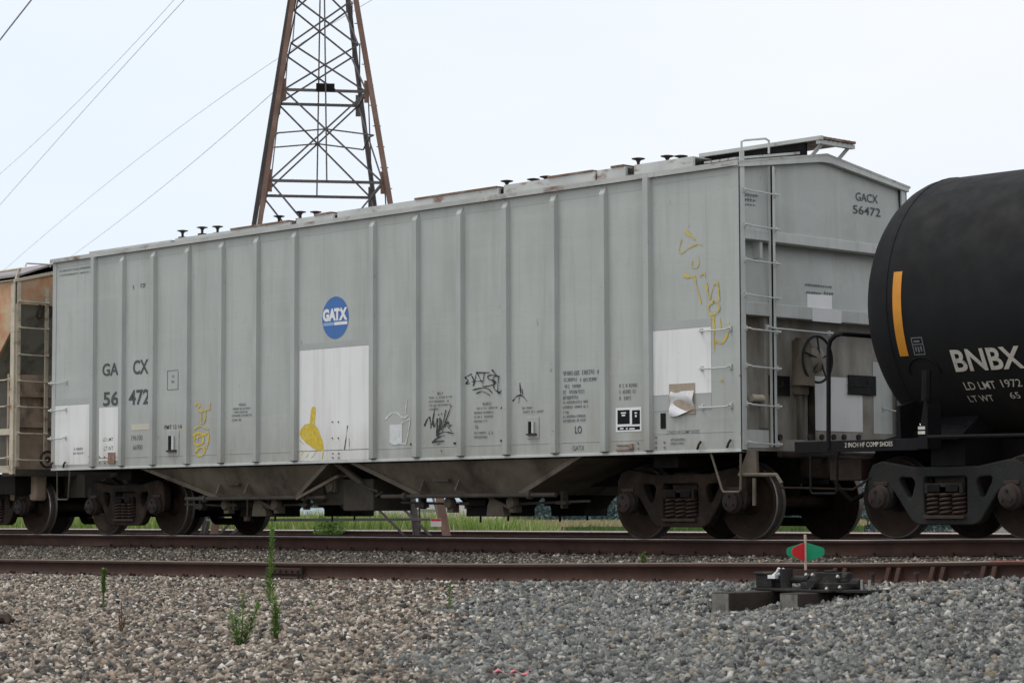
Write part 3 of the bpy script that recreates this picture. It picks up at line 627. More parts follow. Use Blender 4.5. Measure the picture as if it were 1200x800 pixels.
# handrails and grab irons
a, c = EX(904, 383, .06), EX(976, 390, .06); ladder_rungs(hop, [((.0, a[1], a[2]), (.0, c[1], c[2]), (.07, 0, 0))], M_trim, .012, "end_handrail")
a, c = EX(1035, 474, .0), EX(1057, 486, .0); ladder_rungs(hop, [((.0, a[1], a[2]-.06), (.0, a[1]+.42, a[2]-.08), (.08, 0, 0))], M_trim, .011, "grab_iron")
for z in (2.44, 2.0, 1.55): ladder_rungs(hop, [((-.585, -.002, z), (-.14, -.010, z), (0, -.07, 0))], M_trim, .010, "grab_iron")
for py in (448, 480, 513):
    z = S(72, py)[2]; ladder_rungs(hop, [((-14.40, -.010, z), (-13.98, -.002, z), (0, -.07, 0))], M_trim, .010, "grab_iron")
for (x, z) in ((-.62, 1.10), (-.16, 1.11), (-13.98, 1.1), (-14.34, 1.1)): MB().tube([(x-.03, -.03, z-.04), (x+.01, -.05, z+.01), (x+.03, -.03, z+.05)], .016, 6).build("step_bolt", M_cap, hop)
def step(pts, y=.03): MB().tube([S(px, py, y) for px, py in pts], .014, 6).build("sill_step", M_bay, hop, smooth=True)
step([(833, 530), (846, 573), (848, 576), (866, 576), (868, 573), (868, 545), (868, 531)]); step([(67, 548), (67, 582), (68, 585), (79, 585), (80, 582), (82, 548)])
# lower right corner bracket hanging below the sill
pts = [S(876, 528, .08), S(886, 528, .08), S(887, 557, .08), S(866, 553, .08)]; MB().prism(pts, (0, .04, 0)).build("corner_bracket", M_bay, hop)
MB().tube([S(866, 556, .06), S(910, 556, .06), S(916, 566, .06)], .022, 8).box(S(886, 556, .05), S(892, 556, .09)).tube([S(884, 560, .05), S(884, 592, .05)], .022, 6).build("uncoupling_lever", M_bay, hop, smooth=True)
# painted marks on the side
side_text("GA", 120, 441, 139, 426, M_lett, hop, .024); side_text("CX", 156, 439, 174, 422, M_lett, hop, .024)
side_text("56", 121, 476, 139, 459, M_lett, hop, .024); side_text("472", 151, 475, 175.5, 457, M_lett, hop, .024)
r_ = side_rect(62, 476, 110, 545, M_white, hop, "paint_patch"); side_rect(116, 478, 139, 540, M_white, hop, "paint_patch"); side_rect(62, 468, 109, 475.5, M_patch, hop, "paint_patch")
side_rect(154, 497, 176, 504, mat("aged cream patch", (.52,.50,.42), .6, 0, .06, 3), hop, "paint_patch", label="small cream patch under the car number")
side_rect(351, 411, 437, 540, M_white, hop, "paint_patch", label="tall white repaint panel below the blue emblem")
side_rect(351, 403.5, 437, 410.5, M_patch, hop, "paint_patch")
side_rect(766, 388, 834, 463.5, M_white, hop, "paint_patch"); side_rect(766, 378, 834, 387.5, M_patch, hop, "paint_patch"); side_rect(766, 464.5, 834, 482, M_patch, hop, "paint_patch")
cx, cz, rr = -7.32, 3.012, .292
em = MB().poly([(cx+rr*.98*math.cos(t), -.004, cz+rr*math.sin(t)) for t in np.linspace(0, 2*math.pi, 48, endpoint=False)]).build("emblem_disc", M_blue, hop)
letter("GA", lambda u, v: (cx-.27+u+.0*v, -.006, cz-.045+v), .285, .175, M_decalw, em, .06); letter("TX", lambda u, v: (cx-.02+u, -.0085, cz-.045+v), .285, .175, M_decalw, em, .06)
MB().box((cx-.255, -.0055, cz-.105), (cx-.03, -.0065, cz-.062)).build("emblem_strip", M_lblue, em); MB().box((cx-.02, -.0055, cz-.105), (cx+.26, -.0065, cz-.062)).build("emblem_strip", M_decalw, em)
side_text("LD LMT", 121, 517, 133, 513, M_lettf, hop); side_text("LT WT", 122, 528, 133, 523, M_lettf, hop); side_text("196100", 154, 516, 167, 510, M_lettf, hop, .004); side_text("66900", 156, 527, 167, 521, M_lettf, hop, .004)
side_text("PMT 12 14", 193, 503, 213, 498, M_lett, hop, .01)
side_rect(174, 456, 177, 476, M_side, hop, "paint_patch", -.007, .001, label="bare patch hiding half of the last figure")
# outlined box stencil
for (x0, y0, x1, y1) in [(196, 434, 209, 434.7), (196, 456.3, 209, 457), (196, 434.9, 196.6, 456.2), (208.4, 434.9, 209, 456.2)]: side_rect(x0, y0, x1, y1, M_lettf, hop, "stencil_border", -.003, .001)
tiny_lines([(201, 205, 441, 3), (201, 205, 447, 3), (156, 170, 336, 5)], M_lettf, hop)
tiny_lines([(280, 288, 474, 2.5), (273, 295, 479, 2.2), (273, 290, 483, 2.2), (272, 295, 487, 2.2), (272, 284, 492, 2.2)], M_lettf, hop)
tiny_lines([(87, 97, 526, 3), (86, 99, 531, 2.5), (70, 108, 318, 2), (70, 106, 323, 2)], M_lettf, hop)
tiny_lines([(511, 521, 461, 3.2), (503, 530, 466, 2.2), (503, 526, 470.5, 2.2), (503, 528, 475, 2.2), (503, 515, 479.5, 2.2)], M_lettf, hop)
tiny_lines([(566, 576, 473, 3.6), (556, 583, 478.5, 2.5), (556, 579, 483.5, 2.5), (556, 578, 488.5, 2.5), (556, 571, 493.5, 2.5), (557, 561, 500, 4), (556, 570, 507, 2.5), (573, 579, 506.5, 4), (556, 572, 512, 2.5)], M_lettf, hop)
tiny_lines([(612, 624, 478, 2.5), (613, 637, 482.5, 2.5)], M_lettf, hop)
tiny_lines([(660, 701, 437.5, 5), (661, 678, 445, 4), (680, 699, 445, 4), (660, 682, 453, 4), (660, 685, 459.5, 4), (660, 679, 466, 4), (660, 689, 471.5, 3), (660, 691, 477, 3), (660, 667, 483, 3), (660, 686, 488, 3), (660, 686, 493, 3)], M_lettf, hop)
side_text("LO", 674, 508, 682, 499, M_lett, hop, .02); side_text("GATX", 671, 528, 685, 522, M_lettf, hop, .015)
tiny_lines([(726, 748, 452, 4), (726, 746, 459, 4), (726, 742, 466.5, 4)], M_lettf, hop)
side_text("2 INCH HF COMP SHOES", 782, 508.5, 820, 504.5, M_lettf, hop, .002); tiny_lines([(785, 804, 515, 2.6), (786, 802, 519.5, 2.6)], M_lettf, hop)
# lubrication and consolidated stencil: white frame with two black panels
dp = side_rect(722, 478, 752, 506, M_decalw, hop, "data_panel")
for (x0, y0, x1, y1) in ((724, 480.5, 738.3, 497), (741, 480.5, 750.3, 497), (724, 500, 750.3, 504)): 
    a_, b_, t_ = S(x0, y1), S(x1, y1), S(x0, y0); MB().box((a_[0], -.0045, a_[2]), (b_[0], -.0055, t_[2])).build("panel_field", M_placard, dp)
for (x0, y0, x1, y1) in ((728, 483, 734, 484.5), (729, 485.5, 733, 487.5), (744, 483, 747, 484.5), (744.5, 486, 746.5, 488.5), (727, 501.2, 731, 502.8), (734, 501.2, 736, 502.8), (738, 501.2, 744, 502.8)):
    a_, b_, t_ = S(x0, y1), S(x1, y1), S(x0, y0); MB().box((a_[0], -.006, a_[2]), (b_[0], -.0066, t_[2])).build("panel_mark", M_decalw, dp)
# torn paper placard, curled at one corner
a_, b_, t_ = S(785, 488), S(815, 488), S(785, 450)
MB().box((a_[0], -.004, a_[2]+.02), (b_[0], -.012, t_[2])).build("placard_backing", M_cardb, hop)
gxp = np.linspace(a_[0]+.02, b_[0]-.01, 14); gzp = np.linspace(a_[2], t_[2]-.09, 14); V = []; Fq = []
for j, z in enumerate(gzp):
    for i, x in enumerate(gxp):
        u, v = i/13, j/13; cut = max(0, .42*(u-.35)) ; zz = max(z, a_[2]+cut*(t_[2]-a_[2])*.75) if v < .5 else z
        V.append((x, -.018-.012*math.sin(u*5+v*4)-.012*math.sin(v*9+u*2)-.03*max(0, .3-v), zz))
Fq = [(j*14+i, j*14+i+1, (j+1)*14+i+1, (j+1)*14+i) for j in range(13) for i in range(13)]
np_mesh("paper_placard", np.array(V), np.array(Fq), M_paper, hop, smooth=True)
# slot, jacking pads, door pulls with tapes
a_, b_, t_ = S(774.5, 502), S(780.5, 502), S(774.5, 484); mb = MB(); mb.box((a_[0], -.003, a_[2]), (b_[0], -.009, t_[2])); mb.build("sheet_slot", M_placard, hop, bevel=.003)
def latch(px, py):
    c0 = S(px, py); x, z = c0[0], c0[2]; k = .0115*(1+ .3*(600-px)/600) if px < 600 else .0098
    q = MB().box((x-10.5*k, -.010, z-14*k), (x+11*k, -.001, z+14*k)).build("latch_plate", M_side, hop, bevel=.01)
    MB().box((x-6*k, -.035, z-8*k), (x-2.6*k, -.012, z+8*k)).build("latch_bar", M_placard, q); MB().box((x-.2*k, -.035, z-7*k), (x+3.4*k, -.012, z+8*k)).build("latch_bar", M_trim, q)
    MB().box((x-9*k, -.045, z-9.4*k), (x+7.5*k, -.012, z-7.4*k)).build("latch_lip", M_spring, q)
latch(625, 501); latch(203, 519)
a_ = S(131, 539); MB().box((a_[0]-.08, -.02, a_[2]-.05), (a_[0]+.10, -.004, a_[2]+.12)).build("jacking_pad", M_pad, hop)
a_ = S(732, 521); MB().box((a_[0]-.13, -.02, a_[2]-.07), (a_[0]+.15, -.004, a_[2]-.05)).box((a_[0]+.10, -.035, a_[2]-.05), (a_[0]+.15, -.004, a_[2]+.01)).box((a_[0]-.12, -.02, a_[2]-.01), (a_[0]+.12, -.004, a_[2]+.005)).build("jacking_pad", M_pad, hop)
for (px, py) in [(390,494),(397,494),(390,513),(397,513),(390.5,531),(390.5,536),(397.5,531),(397.5,536),(748,519),(748,525),(769,512),(769,518),(769,524),(779,518),(779,524),(105,535),(117,535),(123,535),(105,542),(117,542),(123,542),(868,440),(869,507)]:
    p = S(px, py); MB().tube([(p[0], -.004, p[2]), (p[0], -.016, p[2])], .012, 6).build("sheet_bolt", M_pad, hop)
for (px, py) in ((484, 520), (535, 519), (590, 516)): a_ = S(px, py); MB().box((a_[0]-.05, -.012, a_[2]-.012), (a_[0]+.03, -.002, a_[2]+.012)).build("side_clip", M_spring, hop)
# graffiti
T1 = [(2.2, [(536, 443), (545, 442), (553, 437.5)]), (2.2, [(545, 442), (549, 446), (546, 449.5), (551, 449)]), (2.2, [(552, 438), (556, 447), (554, 452)]), (2.2, [(555, 452), (557, 444), (559, 435.5)]), (2, [(559, 435.5), (566, 450)]), (1.8, [(553, 447), (567, 446)]), (2, [(559, 436.5), (574, 436.5)]), (1.8, [(568, 437), (566, 453)]), (1.9, [(580, 439), (573, 440), (573, 444), (580, 446), (577, 451), (566, 453)]), (1.9, [(586, 441), (580, 440.5), (578, 447), (582, 447.5), (579, 451), (580, 456), (585, 459)]), (2.3, [(577, 433), (583, 440)]), (2.3, [(585, 441), (584, 459), (588, 458), (591, 452), (593, 441)]), (1.7, [(554, 457), (562, 455), (572, 455), (578, 461)]), (1.7, [(559, 461), (566, 458.5), (575, 463)])]
ribbons(T1, M_gfblk, hop)
ribbons([(2, [(587, 479), (593, 470.5)]), (2, [(601, 470), (606, 464), (612, 463.5), (618, 470)]), (2.4, [(609.5, 448), (610, 456), (611, 464)]), (1.6, [(612, 455), (613, 463)]), (1.4, [(609, 465), (608, 473)])], M_gfblk, hop)
ribbons([(2.6, [(497.5, 499), (501, 491), (504, 488)]), (2.4, [(504, 488), (505, 502)]), (2.2, [(505, 502), (508, 489), (510, 476)]), (2.2, [(508, 492), (509, 500), (513, 490)]), (2.6, [(513, 490), (512, 510), (513, 498)]), (3, [(516, 489), (515, 503), (513, 510)]), (2.2, [(518, 491), (517, 503), (521, 497)]), (2, [(523, 480), (518, 505)]), (2.2, [(529.5, 475), (524, 490), (519, 505)]), (2, [(521, 500), (526, 494), (527, 499), (530, 497)]), (2.2, [(512, 511), (520, 506), (532, 507.5)]), (2, [(525, 499), (530, 505)]), (2, [(507, 518), (515, 512), (522, 510)]), (2.2, [(507, 518), (521, 516)]), (2, [(521, 516), (513, 521)]), (2.4, [(514, 485), (515.5, 486)]), (2.4, [(518, 484), (519, 485.5)]), (2.6, [(518, 527), (518.6, 530)])], M_gfblk, hop)
ribbons([(2, [(404, 527), (406, 512), (408, 498)]), (2.2, [(407.5, 499), (407, 503)]), (1.3, [(410, 526), (409.5, 513)])], M_gfblk, hop)
# yellow blob figure on the white panel
P_ = [(351,508),(354,501),(358,497),(363,496),(364,490),(364.5,482),(366,477),(369,476),(370.5,479),(370,486),(369,497),(373,502),(376,510),(379,518),(380,528),(373,528),(366,524),(359,519),(354,513)]
vs = [S(*p) for p in P_]; MB().poly([(v[0], -.006, v[2]) for v in vs]).build("graffiti", M_gfyel, hop)
ribbons([(1.3, [(353, 533), (358, 527)]), (1.3, [(359, 536), (364, 528)]), (1.3, [(365, 537), (371, 529)]), (1.6, [(379, 529), (378, 538)]), (1.2, [(352, 516), (357, 521)])], M_gfyel, hop)
ribbons([(2.6, [(229, 475), (231, 472), (234, 474), (232, 479), (236, 481), (242, 480), (246, 478)]), (3.4, [(246, 471), (246.5, 480)]), (3.2, [(236, 482), (236, 496)]), (2.2, [(241, 481), (240, 494), (237, 496)]), (2.2, [(228, 502), (236, 499), (245, 503)])], M_gfora, hop)
ribbons([(2.6, [(226, 510), (233, 507), (239, 509), (244, 507)]), (2.2, [(229, 511), (228, 519), (233, 521), (238, 518), (238, 511), (232, 512), (232, 517)]), (2.4, [(245, 507), (244, 517), (242, 527)]), (2.2, [(229, 530), (233, 525), (239, 524), (239, 532), (232, 533), (229, 530)]), (1.8, [(214, 505), (217, 502)])], M_gfyel, hop)
ribbons([(2.2, [(452, 491), (459, 484), (466, 484), (470, 488)]), (3, [(470, 488), (475, 489), (478, 486)]), (1.8, [(475, 488), (476, 477), (477.5, 466)]), (3.6, [(459, 519), (468, 519), (476, 520)]), (2, [(476, 519), (479, 505), (481, 491)]), (2, [(470, 496), (481, 490)])], M_gfwht, hop)
side_rect(457, 497.5, 471.5, 518.5, M_gfwht, hop, "graffiti", -.0045, .001, "white sprayed square between two ribs")
ribbons([(3.4, [(803, 270), (809, 276), (815, 281)]), (1.6, [(799, 280), (796, 293), (800, 296), (808, 290), (818, 286), (824, 288)]), (1.4, [(812, 305), (811, 312), (816, 314), (819, 309), (819, 300)])], M_gfora, hop)
ribbons([(3.6, [(801, 322), (808, 324), (815, 324)]), (2.4, [(814, 325), (818, 341), (822, 356)]), (2.2, [(820, 324), (825, 320), (827, 325)]), (2.8, [(828, 331), (829, 342), (832, 350)]), (2, [(832, 350), (836, 336)]), (3, [(836, 334), (840, 331), (842, 336), (843, 352)]), (2.2, [(837, 353), (831, 358), (832, 367), (838, 368), (843, 362), (841, 354), (836, 353)])], M_gfora, hop)
ribbons([(2.6, [(836, 369), (837, 388), (837, 410)]), (2.2, [(838, 399), (846, 402), (853, 391), (855, 377)]), (1.8, [(844, 372), (845, 384)]), (2.6, [(845, 444), (847, 447)])], M_gfyel, hop)
# ---- underbody
ub = MB().box((-L_+.3, 1.3, .66), (-.25, 1.9, 1.0)).box((-L_+.1, .05, 1.0), (-.1, W_-.05, 1.04)); ub.build("centre_sill", M_black, hop)
for (x0, x1, b0, b1, oc) in ((-12.0, -7.5, -10.4, -8.55, -9.85), (-7.05, -2.6, -5.9, -4.0, -4.92)):
    yb0, yb1 = .34, 2.86; z0, z1 = 1.04, .56
    bay = MB().add([(x0, .06, z0), (x1, .06, z0), (x1, W_-.06, z0), (x0, W_-.06, z0), (b0, yb0, z1), (b1, yb0, z1), (b1, yb1, z1), (b0, yb1, z1)], [(0,1,5,4), (1,2,6,5), (2,3,7,6), (3,0,4,7), (4,5,6,7)]).build("hopper_bay", M_bay, hop)
    for (p, q) in (((x0, .05, z0), (b0, yb0-.02, z1)), ((x1, .05, z0), (b1, yb0-.02, z1))): MB().bar(p, q, .06, .05, (0, 1, 0)).build("bay_flange", M_bay, bay)
    xm = (b0+b1)/2
    for xg in (xm-.1, b0+.15): MB().prism([(xg-.012, .15, .62), (xg-.012, .32, .62), (xg-.012, .24, .80)], (.024, 0, 0)).build("bay_gusset", M_bay, bay)
    MB().box((xm-.55, .16, .74), (xm-.25, .3, .77)).build("bay_step", M_under, bay)
    MB().tube([(b0-.75, .27, .55), (b1+.7, .27, .55)], .03, 10).tube([(b0-.3, .27, .55), (b0-.24, .27, .55)], .055, 10).tube([(b1+.2, .27, .55), (b1+.26, .27, .55)], .055, 10).build("discharge_pipe", M_under, bay, smooth=True)
    for yo, oc, ow in ((.62, oc, 0.0), (2.25, oc-.15, -.10)):
        xa = oc-.5
        MB().prism([(oc-.62-ow, yo, .56), (oc-.50-ow, yo, .48), (oc-.42-ow, yo, .38), (oc-.42-ow, yo, .28), (oc+.42+ow, yo, .28), (oc+.42+ow, yo, .38), (oc+.50+ow, yo, .48), (oc+.62+ow, yo, .56)], (0, .45, 0)).box((xa+.15, yo-.1, .42), (xa+.55, yo+.02, .50)).tube([(xa+.25, yo+.1, .28), (xa+.25, yo+.1, .20)], .015, 6).tube([(xa+.78, yo+.1, .28), (xa+.78, yo+.1, .22)], .015, 6).build("outlet_gate", M_black, bay)
    pq = S(303, 600, .5) if x0 < -8 else S(580, 598, .5)
    MB().prism([(pq[0]-.16, .5, .29), (pq[0]+.18, .5, .29), (pq[0]+.14, .5, .42), (pq[0]-.02, .5, .52), (pq[0]-.10, .5, .52), (pq[0]-.14, .5, .42)], (0, .12, 0)).build("gate_lever", M_bay, bay)
for (xa_, xb_) in ((-11.6, -8.2), (-6.6, -3.0)):
    MB().tube([(xa_, .58, .47), ((xa_+xb_)/2, .58, .43), (xb_, .58, .47)], .018, 6).build("brake_rod", M_under, hop, smooth=True)
    for k in range(4):
        x = xa_+.45+k*(xb_-xa_-.9)/3; MB().box((x-.02, .52, .38), (x+.02, .62, .60)).box((x-.09, .5, .40+.03*(k % 2)), (x+.09, .60, .47)).build("gate_bracket", M_under, hop)
    xo_ = -9.85 if xa_ < -9 else -4.92
    for dx in (-.62, .58): MB().lathe_y(xo_+dx, .46, [(.46, 0), (.46, .07), (.50, .09), (.54, .09), (.58, .05), (.58, 0)], 14).box((xo_+dx-.05, .5, .33), (xo_+dx+.06, .62, .46)).build("gate_capstan", M_bay, hop, smooth=True)
    MB().bar((xo_+.15, .5, .53), (xo_+.62, .5, .36), .035, .03, (0, 1, 0)).build("gate_link", M_bay, hop)
MB().tube([(-7.9, .42, .86), (-7.5, .40, .84), (-7.2, .40, .70), (-6.9, .42, .62)], .022, 6).build("air_pipe", M_under, hop, smooth=True)
MB().box((-8.05, .43, .62), (-7.85, .5, .90)).tube([(-7.95, .40, .70), (-7.95, .50, .70)], .08, 12).build("control_valve", M_bay, hop, bevel=.01)
MB().bar((-7.45, .5, .40), (-6.9, .5, .62), .04, .03, (0, 1, 0)).build("lever_link", M_under, hop)
MB().box((-8.4, .5, .44), (-7.75, 1.2, .98)).box((-7.7, .45, .36), (-7.05, 1.15, .80)).box((-8.35, .42, .48), (-8.12, .5, .78)).tube([(-8.5, .45, .82), (-8.32, .45, .86)], .07, 10).build("brake_reservoir", M_under, hop, bevel=.02)
MB().tube([(-7.95, .7, .55), (-7.95, 1.5, .55)], .17, 16).build("air_cylinder", M_under, hop, smooth=True)
MB().bar(S(393, 541, .12), S(432, 572, .5), .07, .05, (0, 1, 0)).build("diagonal_brace", M_bay, hop)
MB().bar(S(348, 584, .22), S(396, 558, .12), .04, .04, (0, 1, 0)).build("diagonal_brace", M_bay, hop)
for (px, py) in ((290, 585),): p = S(px, py, .25); MB().tube([p, p-np.array((0, 0, .25))], .012, 6).tube([p-np.array((0, 0, .25)), p-np.array((0, 0, .31))], .05, 8).build("bleed_rod", M_spring, hop)
for (x0, x1, s) in ((-2.9, -.25, 1), (-L_+.25, -11.5, -1)):
    # sloped end floor sheet, bolster and draft gear over each bogie
    xo, xi = (-.3, -2.7) if s > 0 else (-L_+.3, -11.7)
    MB().prism([(xo, 1.0, 1.02), (xi, 1.0, .62), (xi, 1.0, .68), (xo, 1.0, 1.04)], (0, W_-2.0, 0)).build("slope_sheet", M_black, hop)
    MB().box((min(xi, xo)+1.0, .35, .86), (min(xi, xo)+1.4, W_-.35, 1.02)).build("body_bolster", M_black, hop)
bogie(hop, -1.437, M_bogie); bogie(hop, -13.13, M_bogie)
cp = MB().box((-.3, 1.35, .72), (.35, 1.85, .98)).box((.3, 1.45, .76), (.75, 1.75, .95)).box((.1, .5, .95), (.18, 2.7, 1.03)); cp.build("coupler", M_bogie, hop, bevel=.02)
MB().box((-L_-.35, 1.35, .72), (-L_+.3, 1.85, .98)).box((-L_-.62, 1.45, .76), (-L_-.3, 1.75, .95)).build("coupler", M_bogie, hop, bevel=.02)
MB().tube([(.3, 1.2, .85), (.45, 1.2, .6), (.6, 1.25, .45), (.8, 1.3, .55)], .03, 8).build("air_hose", M_black, hop, smooth=True)

# ------------------------------------------------------------------ the black tank car
tk = thing("tank_car", "black tank car with an orange stripe and white BNBX lettering, cut off at right", "railway car", (8, 1.6, 0), "freight cars of the train")
RTK, ZC, XH, XE = 1.5, 2.612, 2.0, 14.0
vs = []; fs = []; n = 96; prof = []
for t in np.linspace(0, math.pi/2, 14): prof.append((XH-.78*math.cos(t), RTK*math.sin(t)))
prof += [(x, RTK) for x in (XH+.02, XH+3, XE)] + [(XE+.78*math.sin(t), RTK*math.cos(t)) for t in np.linspace(.1, math.pi/2, 10)]
for (x, r) in prof:
    for k in range(n): a = 2*math.pi*k/n; vs.append((x, 1.6+max(r, .004)*math.cos(a), ZC+max(r, .004)*math.sin(a)))
shell = MB().add(vs, [(i*n+k, i*n+(k+1) % n, (i+1)*n+(k+1) % n, (i+1)*n+k) for i in range(len(prof)-1) for k in range(n)]).build("tank", M_tank, tk)
shell.data.polygons.foreach_set("use_smooth", [True]*len(shell.data.polygons))
def cyl(off=.006):
    def f(x, zz):
        th = (zz-ZC)/RTK; return (x, 1.6-(RTK+off)*math.cos(th), ZC+(RTK+off)*math.sin(th))
    return f
def tank_pt(px, py):
    """intersection of a sight line with the shell -> (x, arc height)"""
    d = ray(px, py); o = CAM - np.array([0, 1.6, ZC]); A = d[1]**2+d[2]**2; B = o[1]*d[1]+o[2]*d[2]; Cc = o[1]**2+o[2]**2-RTK**2
    t = (-B-math.sqrt(max(B*B-A*Cc, 0)))/A; p = CAM+d*t; return p[0], ZC+RTK*math.atan2(p[2]-ZC, 1.6-p[1])
fc = cyl()
for xs_ in (XH+.015, XH+2.9): MB().tube([(xs_, 1.6-(RTK+.002)*math.cos(t), ZC+(RTK+.002)*math.sin(t)) for t in np.linspace(0, 2*math.pi, 65)], .008, 6, cap=False).build('weld_seam', M_tank, tk, smooth=True)
x0, s0 = tank_pt(1047, 319); x0b, s1 = tank_pt(1060, 417); x0m, _ = tank_pt(1047, 370); x1m, _ = tank_pt(1056, 368)
sv = np.linspace(s0, s1, 24); mb = MB(); xa = max(x0m, XH+.03); mb.add([fc(x, s) for s in sv for x in (xa, xa+.115)], [(2*i, 2*i+1, 2*i+3, 2*i+2) for i in range(23)]); mb.build("reflective_stripe", M_orange, tk)
def tank_text(body, x0, yb, wd, ht, bold=.004, mt=None):
    x, s = tank_pt(x0, yb); f = cyl(.012); return letter(body, lambda u, v: f(x+u, s+v), wd, ht, mt or M_lettw, tk, bold)
k1 = tank_pt(1200, 410)[0]-tank_pt(1120, 410)[0]
tank_text("BNBX", 1121, 435, k1*1.04, .255, .024)
kl = tank_pt(1168, 455)[0]-tank_pt(1131, 455)[0]
tank_text("LD LMT", 1133, 456, kl, .10); tank_text("1972", 1176, 453, kl*.63, .10); tank_text("LT WT", 1138, 470, kl*.8, .09); tank_text("65", 1186, 466, kl*.32, .09)
xq, sq = tank_pt(1072, 416); f2 = cyl(.006)
mb = MB()
for (u0, v0, u1, v1) in ((0, 0, .15, .012), (0, .188, .15, .2), (0, .014, .012, .186), (.138, .014, .15, .186), (.014, .115, .136, .127), (.03, .145, .11, .165), (.03, .04, .05, .10), (.065, .03, .085, .095), (.1, .04, .12, .1)):
    mb.add([f2(xq+u0, sq+v0), f2(xq+u1, sq+v0), f2(xq+u1, sq+v1), f2(xq+u0, sq+v1)], [(0, 1, 2, 3)])
mb.build("stencil_box", M_lettf, tk)
# reinforcing pad circle
xq, sq = tank_pt(1084, 434); mb = MB(); arc = [f2(xq+.20*math.cos(t), sq+.16*math.sin(t)) for t in np.linspace(-.2, math.pi+.2, 24)]; mb.tube(arc, .012, 6); mb.build("pad_weld", M_tankdk, tk)
# saddle post, sill, end platform, handrail
za = zmain(2.5)
pA, pB, pC, pD = S(1074, 526, .06), S(1087, 526, .06), S(1087, 478, .06), S(1083, 466, .06)
MB().prism([pA, pB, pC, pD], (0, .25, 0)).build("saddle_post", M_tankdk, tk, bevel=.008)
MB().tube([S(1085, 470, .12), S(1086, 434, .14)], .05, 8).build("saddle_post", M_tankdk, tk, smooth=True)
for py in (501.5, 507): a_ = S(1076, py, .055); MB().box((a_[0], .052, a_[2]-.015), (a_[0]+.09, .057, a_[2]+.018)).build("saddle_label", M_lettw, tk)
pl0, pl1, pt = S(931, 531, .1), S(1079, 531, .1), S(950, 517, .1)
MB().box((pl0[0]+.0, .1, pl0[2]), (pl1[0], .13, pt[2])).box((pl0[0], .13, pt[2]-.05), (pl1[0]-1.2, 3.1, pt[2]-.01)).build("end_platform", M_tankdk, tk, bevel=.006)
a_, b_, t_ = S(990, 524, .098), S(1046, 524, .098), S(990, 518.5, .098)
letter("2 INCH HF COMP SHOES", lambda u, v: (a_[0]+u, .097, a_[2]+v), b_[0]-a_[0], t_[2]-a_[2], M_lettw, tk, .005)
MB().tube([S(971, 526, .1), S(971, 408, .1), S(973, 399, .1), S(979, 393, .1), S(986, 391, .1), S(986, 391, .1)+np.array((0, .55, .0)), S(986, 391, .1)+np.array((.0, 2.9, 0)), S(986, 391, .1)+np.array((0, 3.0, -.1)), S(986, 526, .1)+np.array((0, 3.0, 0))], .026, 10).build("end_handrail", M_tankdk, tk, smooth=True)
MB().tube([S(1088, 512, .05), S(1130, 511, .05), S(1290, 508, .05)], .022, 8).build("side_rail", M_tankdk, tk, smooth=True)
MB().tube([S(950, 532, .12), S(950, 574, .12), S(952, 578, .12), S(979, 578, .12), S(981, 575, .12), S(981, 534, .12), S(985, 527, .12)], .015, 6).tube([S(950, 533, .12), S(981, 533, .12)], .012, 6).build("sill_step", M_tankdk, tk, smooth=True)
MB().tube([S(915, 571, .3), S(960, 572, .3), S(1000, 573, .3), S(1020, 560, .3)], .014, 6).build("uncoupling_lever", M_bogie, tk, smooth=True)
MB().box((.95, 1.25, .62), (XE, 1.95, 1.12)).box((.9, 1.3, .75), (1.2, 1.9, 1.0)).box((2.25, .55, .82), (2.7, 2.65, 1.25)).prism([(1.1, .5, 1.02), (2.3, .5, 1.02), (2.3, .5, 1.25)], (0, 2.2, 0)).build("centre_sill", M_tankdk, tk)
MB().prism([(2.2, .35, 1.1), (2.75, .35, 1.1), (2.75, .9, 1.45), (2.2, .9, 1.45)], (0, 1.4, .25)).build("saddle", M_tankdk, tk)
MB().box((.72, 1.45, .76), (1.0, 1.75, .98)).build("coupler", M_bogie, tk, bevel=.02)
hq = [EX(1050, 476, 2.0), EX(1068, 470, 2.0), EX(1080, 528, 2.0), EX(1052, 528, 2.0)]
MB().prism(hq, (.05, 0, 0)).build("head_brace", M_tankdk, tk)
MB().box((.8, .6, .68), (1.25, 1.3, .92)).build("brake_gear", M_spring, tk, bevel=.01)
bogie(tk, 2.44, M_bogie_grey, zo=.032); bogie(tk, 11.5, M_bogie_grey, zo=.06)

# ------------------------------------------------------------------ the rusty hopper at the left edge
XR = -15.515
rh = thing("hopper_car", "rust stained cream hopper car with an end ladder, cut off at the left edge", "railway car", (XR-7, 1.6, 0), "freight cars of the train")
def rx(px, py): return EX(px, py, XR)
# end fascia following the gable, corner post, slope sheet behind the ladder, end sheet below
MB().prism([(XR, .0, 3.75), (XR, .0, 4.13), (XR, 1.6, 4.50), (XR, 3.2, 4.13), (XR, 3.2, 3.75)], (-.05, 0, 0)).build("end_fascia", M_rusty, rh)
MB().prism([(XR-.02, -.05, 4.13), (XR-.02, 1.6, 4.50), (XR-.02, 3.25, 4.13), (XR-.02, 1.6, 4.55)], (-14, 0, 0)).prism([(XR+.03, -.03, 4.10), (XR+.03, 1.6, 4.48), (XR+.03, 1.6, 4.54), (XR+.03, -.03, 4.15)], (-.06, 0, 0)).build("roof", M_cream, rh)
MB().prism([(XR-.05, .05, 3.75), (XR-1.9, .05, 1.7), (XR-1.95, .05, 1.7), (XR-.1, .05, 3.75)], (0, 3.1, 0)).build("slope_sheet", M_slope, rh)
MB().box((XR-.35, .08, 1.05), (XR-.30, 3.1, 2.62)).box((XR-.30, .08, 2.25), (XR-.24, 3.1, 2.34)).box((XR-.30, .2, 1.75), (XR-.22, 1.4, 1.84)).build("end_sheet", M_brown, rh)
